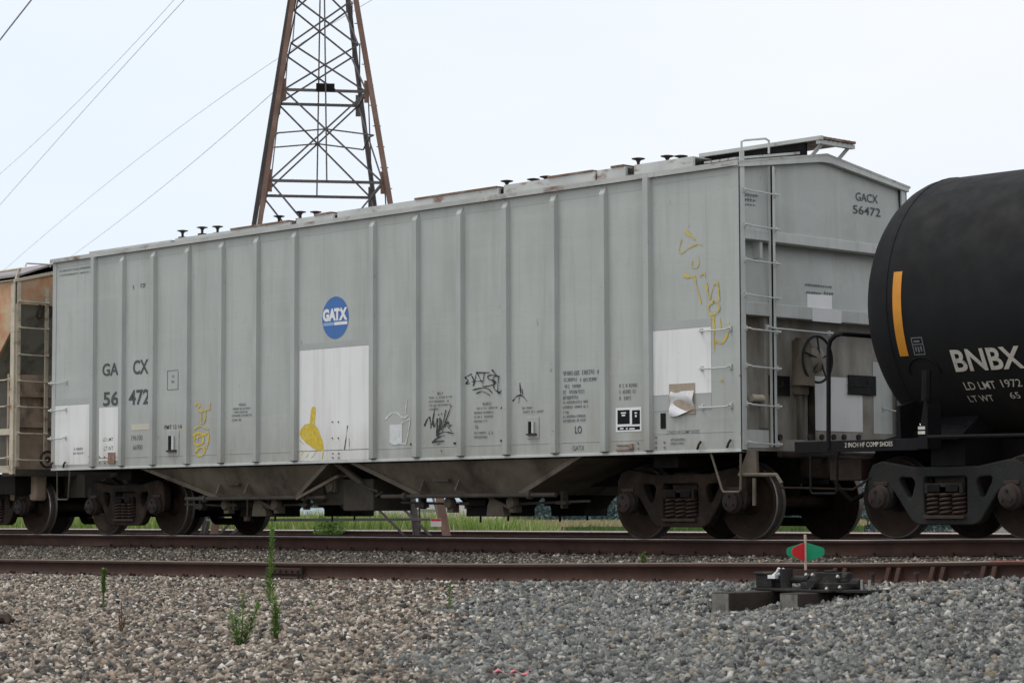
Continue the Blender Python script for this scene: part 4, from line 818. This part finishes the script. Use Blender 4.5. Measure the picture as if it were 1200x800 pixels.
MB().box((XR-.4, .03, .95), (XR+.02, 3.17, 1.06)).box((XR-.6, 1.2, .6), (XR+.25, 2, .98)).build("end_sill", M_under, rh)
# side: orange top chord, diagonal edge of the end opening, dark cavity, lower sill
b = MB(); b.prism([(XR-.02, 0, 3.75), (XR-.02, 0, 4.13), (XR-14, 0, 4.13), (XR-14, 0, 1.2), (XR-2.2, 0, 1.2), (XR-.10, 0, 3.35)], (0, .04, 0)); b.build("side_sheet", M_rusty, rh)
MB().box((XR-.11, -.02, .98), (XR+.0, .04, 4.12)).build("corner_post", M_cream, rh)
MB().box((XR-14, 0, 1.0), (XR-.11, .04, 1.12)).box((XR-14, .0, 1.62), (XR-.11, .05, 1.72)).build("side_sill", M_cream, rh)
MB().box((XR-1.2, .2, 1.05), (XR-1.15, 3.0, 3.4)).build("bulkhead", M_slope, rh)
MB().box((XR-13, .25, .66), (XR-.35, 3.0, .99)).build("underframe", M_black, rh)
y1, y2 = .05, .585
MB().box((XR, .02, 1.1), (XR+.03, .085, 4.1)).build("ladder_stile", M_cream, rh); MB().box((XR, y2-.03, 1.1), (XR+.03, y2+.03, 4.02)).build("ladder_stile", M_cream, rh)
ladder_rungs(rh, [((XR+.03, y1, z), (XR+.03, y2, z-.01), (.06, 0, 0)) for z in (3.80, 3.37, 2.93, 2.50, 2.08, 1.65, 1.22)], M_cream, .013, "ladder_rung")
ladder_rungs(rh, [((XR-.75, -.0, z), (XR-.12, -.02, z), (0, -.06, 0)) for z in (2.52, 2.09, 1.25)], M_cream, .013, "grab_iron")
MB().tube([rx(47, 357), rx(43, 370), rx(45, 373), rx(49, 372), rx(51, 358)], .02, 6).build("hanging_strap", M_spring, rh)
ce = rx(54, 538); MB().tube([(XR+.04, ce[1]+.13*math.cos(t), ce[2]+.13*math.sin(t)) for t in np.linspace(0, 2*math.pi, 25)], .02, 6, cap=False).tube([(XR+.0, ce[1], ce[2]), (XR+.07, ce[1], ce[2])], .05, 8).build("brake_sheave", M_spring, rh, smooth=True)
# roof walkway rail
yw = .75
MB().box((XR-4, yw, 4.44), (XR-.05, yw+.7, 4.47)).build("running_board", M_rustroof, rh)
MB().prism([(XR-.0, .05, 4.2), (XR-4, .05, 4.2), (XR-4, yw, 4.44), (XR-.0, yw, 4.44)], (0, .0, .03)).build("roof_slope", M_mauve, rh)
MB().tube([rx(30, 312), rx(31, 308.5), rx(58, 310), rx(59, 313)], .014, 6).build("roof_grab_iron", M_cream, rh)
for x in (XR-.05, XR-.75): MB().bar((x, .04, 4.14), (x, .10, 4.33), .05, .03, (1, 0, 0)).build("walkway_post", M_cream, rh)
MB().tube([(XR-3, .1, 4.33), (XR-.02, .1, 4.33)], .02, 6).build("walkway_edge", M_cream, rh)
bogie(rh, -16.95, M_bogie); 
MB().box((-16.55, .55, .55), (-15.75, .8, 1.0)).build("side_bearing", M_brown, rh, bevel=.05)

# ------------------------------------------------------------------ switch stand and its two timbers
for (x0, x1, ye, lab) in ((4.31, 4.52, -5.42, "long dark timber under the switch stand, its split grey end to the front"), (4.88, 5.09, -5.2, "dark timber under the switch stand, half buried in grey ballast")):
    t = MB().box((x0, ye+.004, -.535), (x1, -1.6, -.352)).build("switch_timber", M_tie, bevel=.01); tag(t, lab, "railway timber", "timbers under the switch stand")
    e = MB().box((x0+.012, ye, -.525), (x1-.012, ye+.003, -.362)).build("end_grain", M_endgrain, t)
sw = thing("switch_stand", "low black switch stand with a red and green target on a short mast", "switch stand", (5.0, -4.8, -.35))
yb = -4.72
MB().box((4.28, yb-.14, -.349), (5.55, yb+.16, -.325)).box((4.6, yb-.22, -.349), (5.2, yb-.12, -.33)).build("base_plate", M_swblk, sw, bevel=.004)
hs = MB()
hs.box((4.82, yb-.13, -.325), (5.30, yb+.13, -.27)); hs.tube([(4.80, yb, -.255), (5.26, yb, -.255)], [.055, .075], 16); hs.box((4.93, yb-.10, -.29), (5.2, yb+.1, -.185)); hs.tube([(5.07, yb-.02, -.19), (5.07, yb-.02, -.165)], .06, 12)
hs.tube([(4.98, yb-.12, -.28), (4.98, yb-.19, -.28)], .045, 10); hs.tube([(5.2, yb+.02, -.28), (5.36, yb+.02, -.28)], .05, 10); hs.build("housing", M_swblk, sw, bevel=.008)
for (x, z) in ((4.90, -.20), (4.97, -.20), (5.24, -.21), (4.95, -.315), (5.12, -.315), (5.26, -.30)): MB().tube([(x, yb-.13, z-.012), (x, yb-.15, z+.0)], .014, 8).build("bolt", M_bolt, sw)
for x in (5.42, 5.5): MB().tube([(x, yb-.05, -.325), (x, yb-.05, -.24)], .012, 8).build("anchor_bolt", M_bolt, sw)
MB().tube([(4.86, yb-.05, -.25), (4.52, yb-.06, -.25)], .035, 10).build("lever_arm", M_swblk, sw, smooth=True)
MB().box((4.30, yb-.10, -.325), (4.48, yb+.06, -.215)).box((4.285, yb-.115, -.215), (4.495, yb+.075, -.19)).build("lever_keeper", M_swblk, sw, bevel=.008)
MB().tube([(4.50, yb-.12, -.23), (4.56, yb-.12, -.19), (4.585, yb-.12, -.155)], .013, 8).tube([(4.50, yb-.09, -.23), (4.58, yb-.09, -.20), (4.61, yb-.09, -.16)], .013, 8).box((4.47, yb-.14, -.245), (4.55, yb-.07, -.215)).build("handle", M_decalw, sw, smooth=True)
MB().tube([(4.63, yb-.08, -.32), (4.63, yb-.08, -.16)], [.05, .06], 10).build("foot_latch", M_swblk, sw, smooth=True)
MB().box((4.3, yb+.18, -.23), (4.75, yb+.21, -.17)).build("back_bracket", M_spring, sw)
mx_, my_ = 5.16, -5.0+.28
m0 = S(944, 660, my_); MB().tube([(m0[0], my_, -.17), (m0[0], my_, S(944, 626, my_)[2])], .012, 10).build("mast", M_mast, sw, smooth=True)
zt, zb, zc = S(944, 636, my_)[2], S(944, 657, my_)[2], S(944, 646, my_)[2]
fwd = Vector((FW[0], FW[1], 0)).normalized(); rt2 = Vector((RT[0], RT[1], 0)).normalized()
def vane(dirv, mt, ln, label):
    d = dirv.normalized(); nn = d.cross(Vector((0, 0, 1))); o = Vector((m0[0], my_, 0))
    prof = [(.012, zt), (.03, zt), (ln, zc+.034), (ln+.012, zc+.018), (ln+.012, zc-.018), (ln, zc-.034), (.03, zb), (.012, zb)]
    MB().prism([o+d*u+Vector((0, 0, z))-nn*.002 for u, z in prof], nn*.004).build("target_vane", mt, sw, label=label)
vane(-rt2*.80 - fwd*.60, M_red, .145, "red half of the target"); vane(rt2*.80 + fwd*.60, M_red, .145, "red half of the target")
vane(rt2*.86 - fwd*.51, M_green, .165, "green half of the target"); vane(-rt2*.86 + fwd*.51, M_green, .165, "green half of the target")
MB().box((5.0, -4.5, -.36), (5.05, -2.0, -.33)).build("throw_rod", M_rail, sw)

# ------------------------------------------------------------------ lattice tower beyond the train
D0 = 44.0
fl, fr_ = AT(247, 618, D0), AT(527, 624, D0+.75)
fl = Vector((fl[0], fl[1], 0)); fr_ = Vector((fr_[0], fr_[1], 0)); wdv = fr_-fl; Wb = wdv.length; ux = wdv.normalized(); uy = Vector((-ux.y, ux.x, 0))
cen = (fl+fr_)/2 + uy*(Wb/2); zg = -.45
def zpix(py, px=386, D=None): return float(AT(px, py, D or D0+.4)[2])
tw = thing("lattice_tower", "tall rust brown lattice power tower rising behind the grey hopper car", "tower", (cen.x, cen.y, zg))
ztop = zpix(-230); slope = (Wb/2)*(1-75/280.)/(zpix(0)-zg)
def hwid(z): return max(.28, Wb/2 - slope*(z-zg))
def corner(sx, sy, z): h = hwid(z); return cen + ux*(sx*h) + uy*(sy*h) + Vector((0, 0, z))
zl = [zg, zpix(410), zpix(199), zpix(84), zpix(24), zpix(-32), zpix(-85), zpix(-135), zpix(-180)]
for (sx, sy) in ((-1, -1), (1, -1), (1, 1), (-1, 1)):
    b = MB(); lw = .088
    pts = [corner(sx, sy, z) for z in (zg-.4, zl[-1])]
    b.bar(pts[0], pts[1], lw, .02, uy); b2 = [p + (-ux*sx*.0) for p in pts]
    b.bar(pts[0]-ux*(sx*lw/2)+uy*(-sy*lw/2), pts[1]-ux*(sx*lw/2)+uy*(-sy*lw/2), .02, lw, uy)
    for z in (zl[2], zl[3]): c_ = corner(sx, sy, z); b.bar(c_-Vector((0, 0, .22)), c_+Vector((0, 0, .22)), lw*1.1, .03, uy)
    b.bar(corner(sx, sy, zg-.1), corner(sx, sy, 2.2), .15, .10, uy)
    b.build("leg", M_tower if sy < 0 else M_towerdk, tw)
    ft = corner(sx, sy, zg); MB().tube([ft-Vector((0, 0, .6)), ft+Vector((0, 0, .05))], [.4, .22], 12).build("footing", M_conc if sx < 0 else M_tie, tw)
faces = [((-1, -1), (1, -1)), ((1, -1), (1, 1)), ((1, 1), (-1, 1)), ((-1, 1), (-1, -1))]
for fi, (A, B) in enumerate(faces):
    bl = uy if fi in (0, 2) else ux
    b = MB()
    for i in range(len(zl)-1):
        z0, z1 = zl[i], zl[i+1]; th = .034 if i > 0 else .05
        a0, a1, b0, b1 = corner(*A, z0), corner(*A, z1), corner(*B, z0), corner(*B, z1)
        off = bl*.03
        b.bar(a0, b1, th, th*.7, bl); b.bar(b0+off, a1+off, th, th*.7, bl)
        zm_ = z0+(z1-z0)*hwid(z0)/(hwid(z0)+hwid(z1)); X_ = (corner(*A, zm_)+corner(*B, zm_))/2
        if i == 2:
            dz = Vector((0, 0, -.10)); b.bar(X_, corner(*A, zm_)+dz, .026, .024, bl); b.bar(X_, corner(*B, zm_)+dz, .026, .024, bl)
        if i in (2, 3, 4, 5) and fi in (0, 2):
            b.bar((a0+b0)/2-off*2, (a1+b1)/2-off*2, .028, .028, bl)
        if i in (1, 2): MB().bar(a1, b1, .055, .04, bl).build("crossbar", M_towerdk, tw)
        if i == 0: MB().bar(corner(*A, .20), corner(*B, .20), .04, .04, bl).build("crossbar", M_towerdk, tw)
    b.build("bracing", M_towerdk, tw)
c_ = (corner(-1, -1, zl[3])+corner(1, -1, zl[3]))/2
MB().bar(c_-ux*.18+Vector((0,0,.06)), c_+ux*.18+Vector((0,0,.06)), .16, .06, uy).build("step_plate", M_black, tw)
b = MB()
for k in range(26):
    z = 1.2+k*.42; p = corner(1, -1, z); b.tube([p, p+ux*.16], .01, 5)
b.build("step_bolts", M_towerdk, tw)
for (zz, ln) in ((zl[-2], 3.6), (zl[-1], 3.0)):
    c_ = cen+Vector((0, 0, zz))
    b = MB(); b.bar(c_-ux*ln, c_+ux*ln, .12, .12, uy); b.bar(c_-ux*ln, c_-ux*.3+Vector((0, 0, 1.0)), .06, .06, uy); b.bar(c_+ux*ln, c_+ux*.3+Vector((0, 0, 1.0)), .06, .06, uy); b.build("crossarm", M_towerdk, tw)
# small notice hanging on the tower's low tie bar
sp = AT(511, 612, D0+.5); sg = MB().bar(Vector(sp)-ux*.10, Vector(sp)+ux*.10, .02, .15, (0, 0, 1)).build("warning_sign", mat("white sign enamel", (.68,.64,.62), .6)); tag(sg, "small white sign with a red top band hanging under the tower", "sign")
MB().bar(Vector(sp)-ux*.098-uy*.014+Vector((0,0,.052)), Vector(sp)+ux*.098-uy*.014+Vector((0,0,.052)), .004, .035, (0, 0, 1)).build("red_band", M_red, sg)

# ------------------------------------------------------------------ power lines
wires = [([(-60, 125), (0, 48), (36, 0), (95, -72)], 70, 40, .019, "thick dark power line crossing the top left corner"),
         ([(0, 204), (130, 80), (204, 0)], 170, 75, .0095, "upper of the two long power lines left of the tower"),
         ([(0, 240), (96, 132), (216, 0)], 170, 75, .012, "lower of the two long power lines left of the tower, the darker one"),
         ([(8, 312), (200, 164), (320, 64), (438, 2)], 190, 75, .0095, "power line passing behind the tower legs"),
         ([(84, 300), (192, 218), (316, 112)], 190, 75, .0095, "faint lowest power line sloping down to the hopper roof")]
for P_, D0_, D1_, r, lab in wires:
    P_ = np.array(P_, float); q = np.polyfit(P_[:, 0], P_[:, 1], 2 if len(P_) > 2 else 1); xs = np.linspace(P_[0, 0]-70, P_[-1, 0]+(110 if 'faint' not in lab else 14), 30); pts = []
    for k, x in enumerate(xs): pts.append(AT(x, float(np.polyval(q, x)), 1/((1-k/29)/D0_+(k/29)/D1_)))
    o = MB().tube(pts, r, 6).build("power_line", M_wire); tag(o, lab, "power line", "power lines across the sky")

# ------------------------------------------------------------------ plants
M_leaf = island_mat("weed leaves", [(0, (.085,.165,.035)), (.5, (.145,.255,.06)), (1, (.25,.36,.11))], .7, 0, .2, 40, .3)
M_dryleaf = island_mat("dry weed stems", [(0, (.11,.055,.035)), (.6, (.16,.09,.06)), (1, (.21,.16,.09))], .9, 0, .2, 40)
M_yleaf = island_mat("yellow green leaves", [(0, (.14,.16,.03)), (1, (.24,.22,.06))], .8, 0, .2, 40, .2)
def ground_hit(px, py):
    d = ray(px, py); t = 8.0
    for _ in range(4000):
        p = CAM+d*t
        if p[2] < float(gz(p[0], p[1])): return p
        t += .01
    return p
def weed(px, pyb, hgt, n, ln, spread, mt, label, name="weed", lean=0., nstem=1, up=.8, club=False, thin=.14):
    p = Vector(ground_hit(px, pyb)); b = MB()
    for s in range(nstem):
        ang = rnd.uniform(0, 6.28); sp = Vector((math.cos(ang), math.sin(ang), 0))*(spread*.5*(s > 0)); top = p + sp*1.6 + Vector((lean, 0, hgt*(1 if s == 0 else rnd.uniform(.5, .85))))
        base = p - Vector((0, 0, .05)); b.tube([base, base*.5+top*.5+Vector((rnd.uniform(-.01, .01), 0, 0)), top], [.006, .005, .003], 5)
        for k in range(n):
            t = .12+.88*(k/n)**.85; o = base*(1-t)+top*t; a_ = k*2.4+rnd.random(); L2 = ln*((.55 if t < .5 else 1.25) if club else (1.15-.55*t))*rnd.uniform(.7, 1.2)
            d = Vector((math.cos(a_), math.sin(a_), up+rnd.uniform(-.25, .5)*t)).normalized(); sd_ = d.cross(Vector((0, 0, 1))).normalized(); wd = L2*thin+.002
            m1 = o+d*(L2*.5)+Vector((0, 0, .01)); e = o+d*L2-Vector((0, 0, L2*.22))
            b.add([o, m1+sd_*wd, e, m1-sd_*wd], [(0, 1, 2, 3)])
    o = b.build(name, mt); return tag(o, label, "weed", "weeds growing in the gravel")
weed(316, 712, .70, 130, .135, .03, M_leaf, "tallest green weed, reaching up past the near rail", up=1.0, thin=.085, lean=.03)
weed(322, 750, .33, 70, .095, .03, M_leaf, "bushy green weed just below the tallest weed", up=.9, thin=.09, nstem=2)
weed(281, 758, .38, 42, .11, .14, M_leaf, "spreading green weed left of the tallest weed", nstem=5, up=.55, thin=.08, lean=.04)
weed(121, 717, .37, 230, .05, .02, M_leaf, "slim club shaped weed near the left edge", up=1.1, club=True)
weed(142, 742, .26, 14, .05, .05, M_dryleaf, "dry reddish brown weed right of the club shaped weed", nstem=3, up=1.2)
weed(527, 720, .26, 44, .05, .03, M_leaf, "single thin green weed below the middle of the near rail", up=.8)
weed(755, 662, .15, 40, .07, .06, M_leaf, "low weed between the near rail and the right bogie", nstem=2, up=.7)
weed(366, 716, .07, 18, .05, .04, M_leaf, "tiny green weed right of the tallest weed", up=.5)
weed(180, 735, .05, 16, .05, .04, M_yleaf, "tiny yellowish weed on the gravel at left", up=.4)
weed(150, 700, .06, 12, .045, .03, M_leaf, "tiny green sprig between the club shaped weed and the rail", up=.6)
# pink litter and a rusty scrap in the gravel
p = Vector(ground_hit(598, 795)); V = []; Fq = []
for i in range(12):
    for j in range(4):
        u, v = i/11-.5, j/3-.5; V.append((p.x+u*.20, p.y+v*.05+u*.10, p.z+.035+.012*math.sin(u*14+v*3)+.008*math.sin(v*7)))
Fq = [(i*4+j, i*4+j+1, (i+1)*4+j+1, (i+1)*4+j) for i in range(11) for j in range(3)]
o = np_mesh("ribbon_scrap", np.array(V), np.array(Fq), mat("pink plastic ribbon", (.62,.16,.19), .5, 0, .15, 20), smooth=True); tag(o, "pink plastic ribbon scrap lying on the grey gravel at the bottom", "litter")
p = Vector(ground_hit(2, 734)); b = MB()
b.tube([p+Vector((-.22, -.1, .02)), p+Vector((-.08, -.03, .07)), p+Vector((.05, .02, .075)), p+Vector((.10, .0, .03))], [.03, .045, .04, .02], 8).tube([p+Vector((-.2, .05, .02)), p+Vector((-.02, .05, .09)), p+Vector((.08, .06, .05))], [.03, .035, .02], 8)
o = b.build("scrap_metal", M_spring, smooth=True); tag(o, "dark rusty scrap lying on the gravel at the left edge", "scrap")

# ------------------------------------------------------------------ beyond the tracks: grass bank, corn, trees, farm buildings
rg = np.random.default_rng(21)
def blades(name, X, Y, Z, H, Wd, m, label, cat, seed):
    r = np.random.default_rng(seed); n = len(X); a = r.uniform(0, 6.283, n); lx, ly = np.cos(a)*H*r.uniform(.05, .35, n), np.sin(a)*H*r.uniform(.05, .35, n); b_ = r.uniform(0, 3.14, n); wx, wy = np.cos(b_)*Wd, np.sin(b_)*Wd
    P = np.stack([X, Y, Z], -1); V = np.empty((n, 5, 3))
    V[:, 0] = P-np.stack([wx, wy, 0*wx], -1); V[:, 1] = P+np.stack([wx, wy, 0*wx], -1)
    mid = P+np.stack([lx*.35, ly*.35, H*.6], -1); V[:, 2] = mid+np.stack([wx, wy, 0*wx], -1)*.8; V[:, 3] = mid-np.stack([wx, wy, 0*wx], -1)*.8
    V[:, 4] = P+np.stack([lx, ly, H], -1)
    base = (np.arange(n)*5)[:, None]
    T = np.concatenate([base+np.array([[0, 1, 2]]), base+np.array([[0, 2, 3]]), base+np.array([[3, 2, 4]])], 0)
    o = np_mesh(name, V.reshape(-1, 3), T, m); return tag(o, label, cat, kind="stuff")
M_grass = island_mat("bank grass", [(0, (.11,.21,.04)), (.35, (.19,.32,.065)), (.7, (.28,.39,.10)), (.88, (.46,.43,.20)), (1, (.58,.51,.31))], .8, 0, .2, 5, .3)
M_tall = island_mat("tall seed grass", [(0, (.22,.26,.09)), (.4, (.44,.39,.20)), (1, (.60,.52,.33))], .85, 0, .2, 5, .3)
def xspan(y, p0, p1):
    a = ray(p0, 605); c = ray(p1, 605); return CAM[0]+a[0]*(y-CAM[1])/a[1], CAM[0]+c[0]*(y-CAM[1])/c[1]
n = 26000; Y = rg.uniform(19.6, 25, n); lo, hi = xspan(Y, -40, 650); hi2 = xspan(Y, -40, 1230)[1]
X = np.where(rg.random(n) < .9, rg.uniform(lo, hi), rg.uniform(lo, hi2)); pxs = (X-lo)/(hi-lo)*690-40
top = np.where(rg.random(n) < .25, rg.uniform(.1, .5, n), rg.uniform(-.1, .32, n)) - .30*np.clip((pxs-560)/90, 0, 1)
H = np.maximum(top-gz(X, Y), .15)
H = np.where(pxs > 655, .22, H)
blades("grass", X, Y, gz(X, Y), H, .012+.012*rg.random(n), M_grass, "green weedy grass along the bank behind the train", "grass", 5)
n = 5200; Y = rg.uniform(23, 29, n); lo, hi = xspan(Y, 230, 655); X = rg.uniform(lo, hi); pxs = (X-lo)/(hi-lo)*425+230
H = (gz(X, Y)*-1 + .10 + rg.uniform(.0, .52, n)) - .35*np.clip((pxs-560)/80, 0, 1)
blades("seed_grass", X, Y, gz(X, Y), np.maximum(H, .2), .008+.008*rg.random(n), M_tall, "tall straw coloured seed grass behind the green grass", "grass", 6)
# leafy bush on the bank
def leaves(center, rad, n, size, m, name, seed, parent=None):
    r = np.random.default_rng(seed); d = r.normal(size=(n, 3)); d /= np.linalg.norm(d, axis=1)[:, None]; P = np.array(center)+d*np.array(rad)*(r.random(n)**.45)[:, None]
    a = r.normal(size=(n, 3)); a /= np.linalg.norm(a, axis=1)[:, None]; b_ = np.cross(a, r.normal(size=(n, 3))); b_ /= np.linalg.norm(b_, axis=1)[:, None]; s = (size*r.uniform(.6, 1.3, n))[:, None]
    V = np.stack([P-a*s, P+b_*s*.45, P+a*s, P-b_*s*.45], 1).reshape(-1, 3); return np_mesh(name, V, np.arange(4*n).reshape(-1, 4), m, parent)
bp = AT(386, 612, 57); bz = float(gz(bp[0], bp[1])); bu = thing("bush", "dark green leafy bush on the grass bank below the hopper outlets", "bush", (bp[0], bp[1], bz))
leaves((bp[0], bp[1], bz+.30), (.42, .4, .36), 800, .05, M_leaf, "foliage", 31, bu); MB().tube([(bp[0], bp[1], bz-.1), (bp[0]+.05, bp[1], bz+.4)], [.03, .015], 6).build("stem", M_dryleaf, bu)
# corn field, far treeline
M_corn = island_mat("corn stalk leaves", [(0, (.07,.13,.035)), (.6, (.10,.17,.045)), (1, (.15,.2,.07))], .8, 0, .2, 2, .2)
M_tassel = island_mat("corn tassels", [(0, (.30,.27,.13)), (1, (.46,.40,.24))], .9, 0, .2, 2)
n = 15000; D = rg.uniform(222, 315, n); px = rg.uniform(560, 1010, n); dirs = np.array([ray(p, 603) for p in px]); X = CAM[0]+dirs[:, 0]*D; Y = CAM[1]+dirs[:, 1]*D; zc0 = -2.8
blades("cornfield", X, Y, np.full(n, zc0), rg.uniform(1.75, 2.05, n), .14, M_corn, "pale green cornfield beyond the tracks", "crop", 8)
n2 = 9000; k = rg.integers(0, n, n2); blades("corn_tassels", X[k]+rg.normal(0, .3, n2), Y[k]+rg.normal(0, .3, n2), np.full(n2, zc0+1.75), rg.uniform(.3, .5, n2), .09, M_tassel, "tan tassels topping the cornfield", "crop", 9)
M_far = island_mat("far trees with haze tint", [(0, (.085,.135,.145)), (.5, (.11,.165,.165)), (1, (.135,.205,.185))], .95, 0, .25, .3)  # leaf colours shifted to blue, distance haze painted in
Vs = []; r = np.random.default_rng(44); Pn = []
for k in range(140):
    px = -40+k*8.4+r.uniform(-4, 4)
    if px < 300 and k % 3: continue
    c_ = AT(px, 604, 350+r.uniform(-25, 25)); hh = r.uniform(3.6, 5.6); nn = 800
    d = r.normal(size=(nn, 3)); d /= np.linalg.norm(d, axis=1)[:, None]; P = np.array((c_[0], c_[1], -2.8+hh*.9))+d*np.array((3.2, 3.2, hh))*(r.random(nn)**.4)[:, None]; Pn.append(P)
P = np.concatenate(Pn); nn = len(P); a = r.normal(size=(nn, 3)); a /= np.linalg.norm(a, axis=1)[:, None]; b_ = np.cross(a, r.normal(size=(nn, 3))); b_ /= np.linalg.norm(b_, axis=1)[:, None]; s = r.uniform(.16, .36, nn)[:, None]
o = np_mesh("treeline", np.stack([P-a*s, P+b_*s*.7, P+a*s, P-b_*s*.7], 1).reshape(-1, 3), np.arange(4*nn).reshape(-1, 4), M_far); tag(o, "wood tinted blue green for haze along the far edge of the fields", "trees", kind="stuff")
rv = np.random.default_rng(9); hx_ = np.linspace(-60, 1300, 60); V = []
for k, px in enumerate(hx_):
    a_ = AT(px, 604, 430); h_ = 7.5+1.6*math.sin(k*.55)+1.1*math.sin(k*1.3+1)+.6*rv.random()
    for (dd, zz) in ((0, -3.0), (12, h_*.55), (30, h_), (90, -3.0)): q_ = AT(px, 604, 430+dd); V.append((q_[0], q_[1], zz-2.8 if zz > 0 else -3.2))
Fq = [(k*4+j, (k+1)*4+j, (k+1)*4+j+1, k*4+j+1) for k in range(59) for j in range(3)]
tag(np_mesh("hills", np.array(V), np.array(Fq), mat("haze tinted wooded ridge", (.085,.13,.135), .95, 0, .35, .35), smooth=True), "low haze tinted wooded ridge beyond the fields", kind="structure")  # bluish ridge colour includes painted haze
# farm buildings glimpsed under the car
M_wallw = mat("white board siding", (.74, .75, .75), .7, 0, .04, .5); M_roofb = mat("blue grey metal roof", (.27, .36, .43), .5, 0, .06, .5); M_glass = mat("dull window glass", (.12, .17, .21), .2, 0, .1, 1)
def building(px0, px1, pyr, pye, D, label, wins, roofm, name="farm_building"):
    a, c = AT(px0, 604, D), AT(px1, 604, D); a = Vector((a[0], a[1], -2.85)); c = Vector((c[0], c[1], -2.85)); u = (c-a).normalized(); v = Vector((-u.y, u.x, 0)); W2 = (c-a).length; ze = AT(px0, pye, D)[2]; zr = AT(px0, pyr, D)[2]; dp = 7.0
    t = thing(name, label, "building", (a.x, a.y, -2.85))
    up = Vector((0, 0, 1)); H2 = ze+2.85
    MB().add([a, c, c+v*dp, a+v*dp, a+up*H2, c+up*H2, c+v*dp+up*H2, a+v*dp+up*H2], [(0,1,5,4), (1,2,6,5), (2,3,7,6), (3,0,4,7), (4,5,6,7)]).build("wall", M_wallw, t)
    hr = zr+2.85; e0, e1 = a-u*.3-v*.35+up*(H2+.02), c+u*.3-v*.35+up*(H2+.02); r0, r1 = a-u*.3+v*dp/2+up*hr, c+u*.3+v*dp/2+up*hr; f0, f1 = a-u*.3+v*(dp+.35)+up*(H2+.02), c+u*.3+v*(dp+.35)+up*(H2+.02)
    MB().add([e0, e1, r1, r0, f0, f1], [(0,1,2,3), (3,2,5,4), (0,3,4), (1,5,2)]).build("roof", roofm, t)
    for (w0, w1, y0, y1) in wins:
        q0, q1 = a+u*(W2*w0)-v*.03, a+u*(W2*w1)-v*.03; z0, z1 = AT(px0, y1, D)[2], AT(px0, y0, D)[2]
        wn = MB().bar(Vector((q0.x, q0.y, (z0+z1)/2)), Vector((q1.x, q1.y, (z0+z1)/2)), .05, z1-z0).build("window", M_trim, t)
        MB().bar(Vector((q0.x, q0.y, (z0+z1)/2))-v*.04+u*.08, Vector((q1.x, q1.y, (z0+z1)/2))-v*.04-u*.08, .02, (z1-z0)*.86).build("pane", M_glass, wn)
    return t
building(338, 392, 595, 603.5, 165, "low white farm building with a blue grey roof, leftmost under the car", [], M_roofb)
building(440, 548, 580, 588, 190, "white farmhouse with two rows of windows, seen between the tower legs", [(.40, .46, 589, 594), (.52, .58, 589, 594), (.64, .70, 589, 594), (.44, .66, 596.5, 600)], M_roofb, "farmhouse")
building(551, 588, 584, 590, 175, "plain white shed at the edge of the cornfield", [(.12, .22, 592, 598)], M_wallw, "shed")
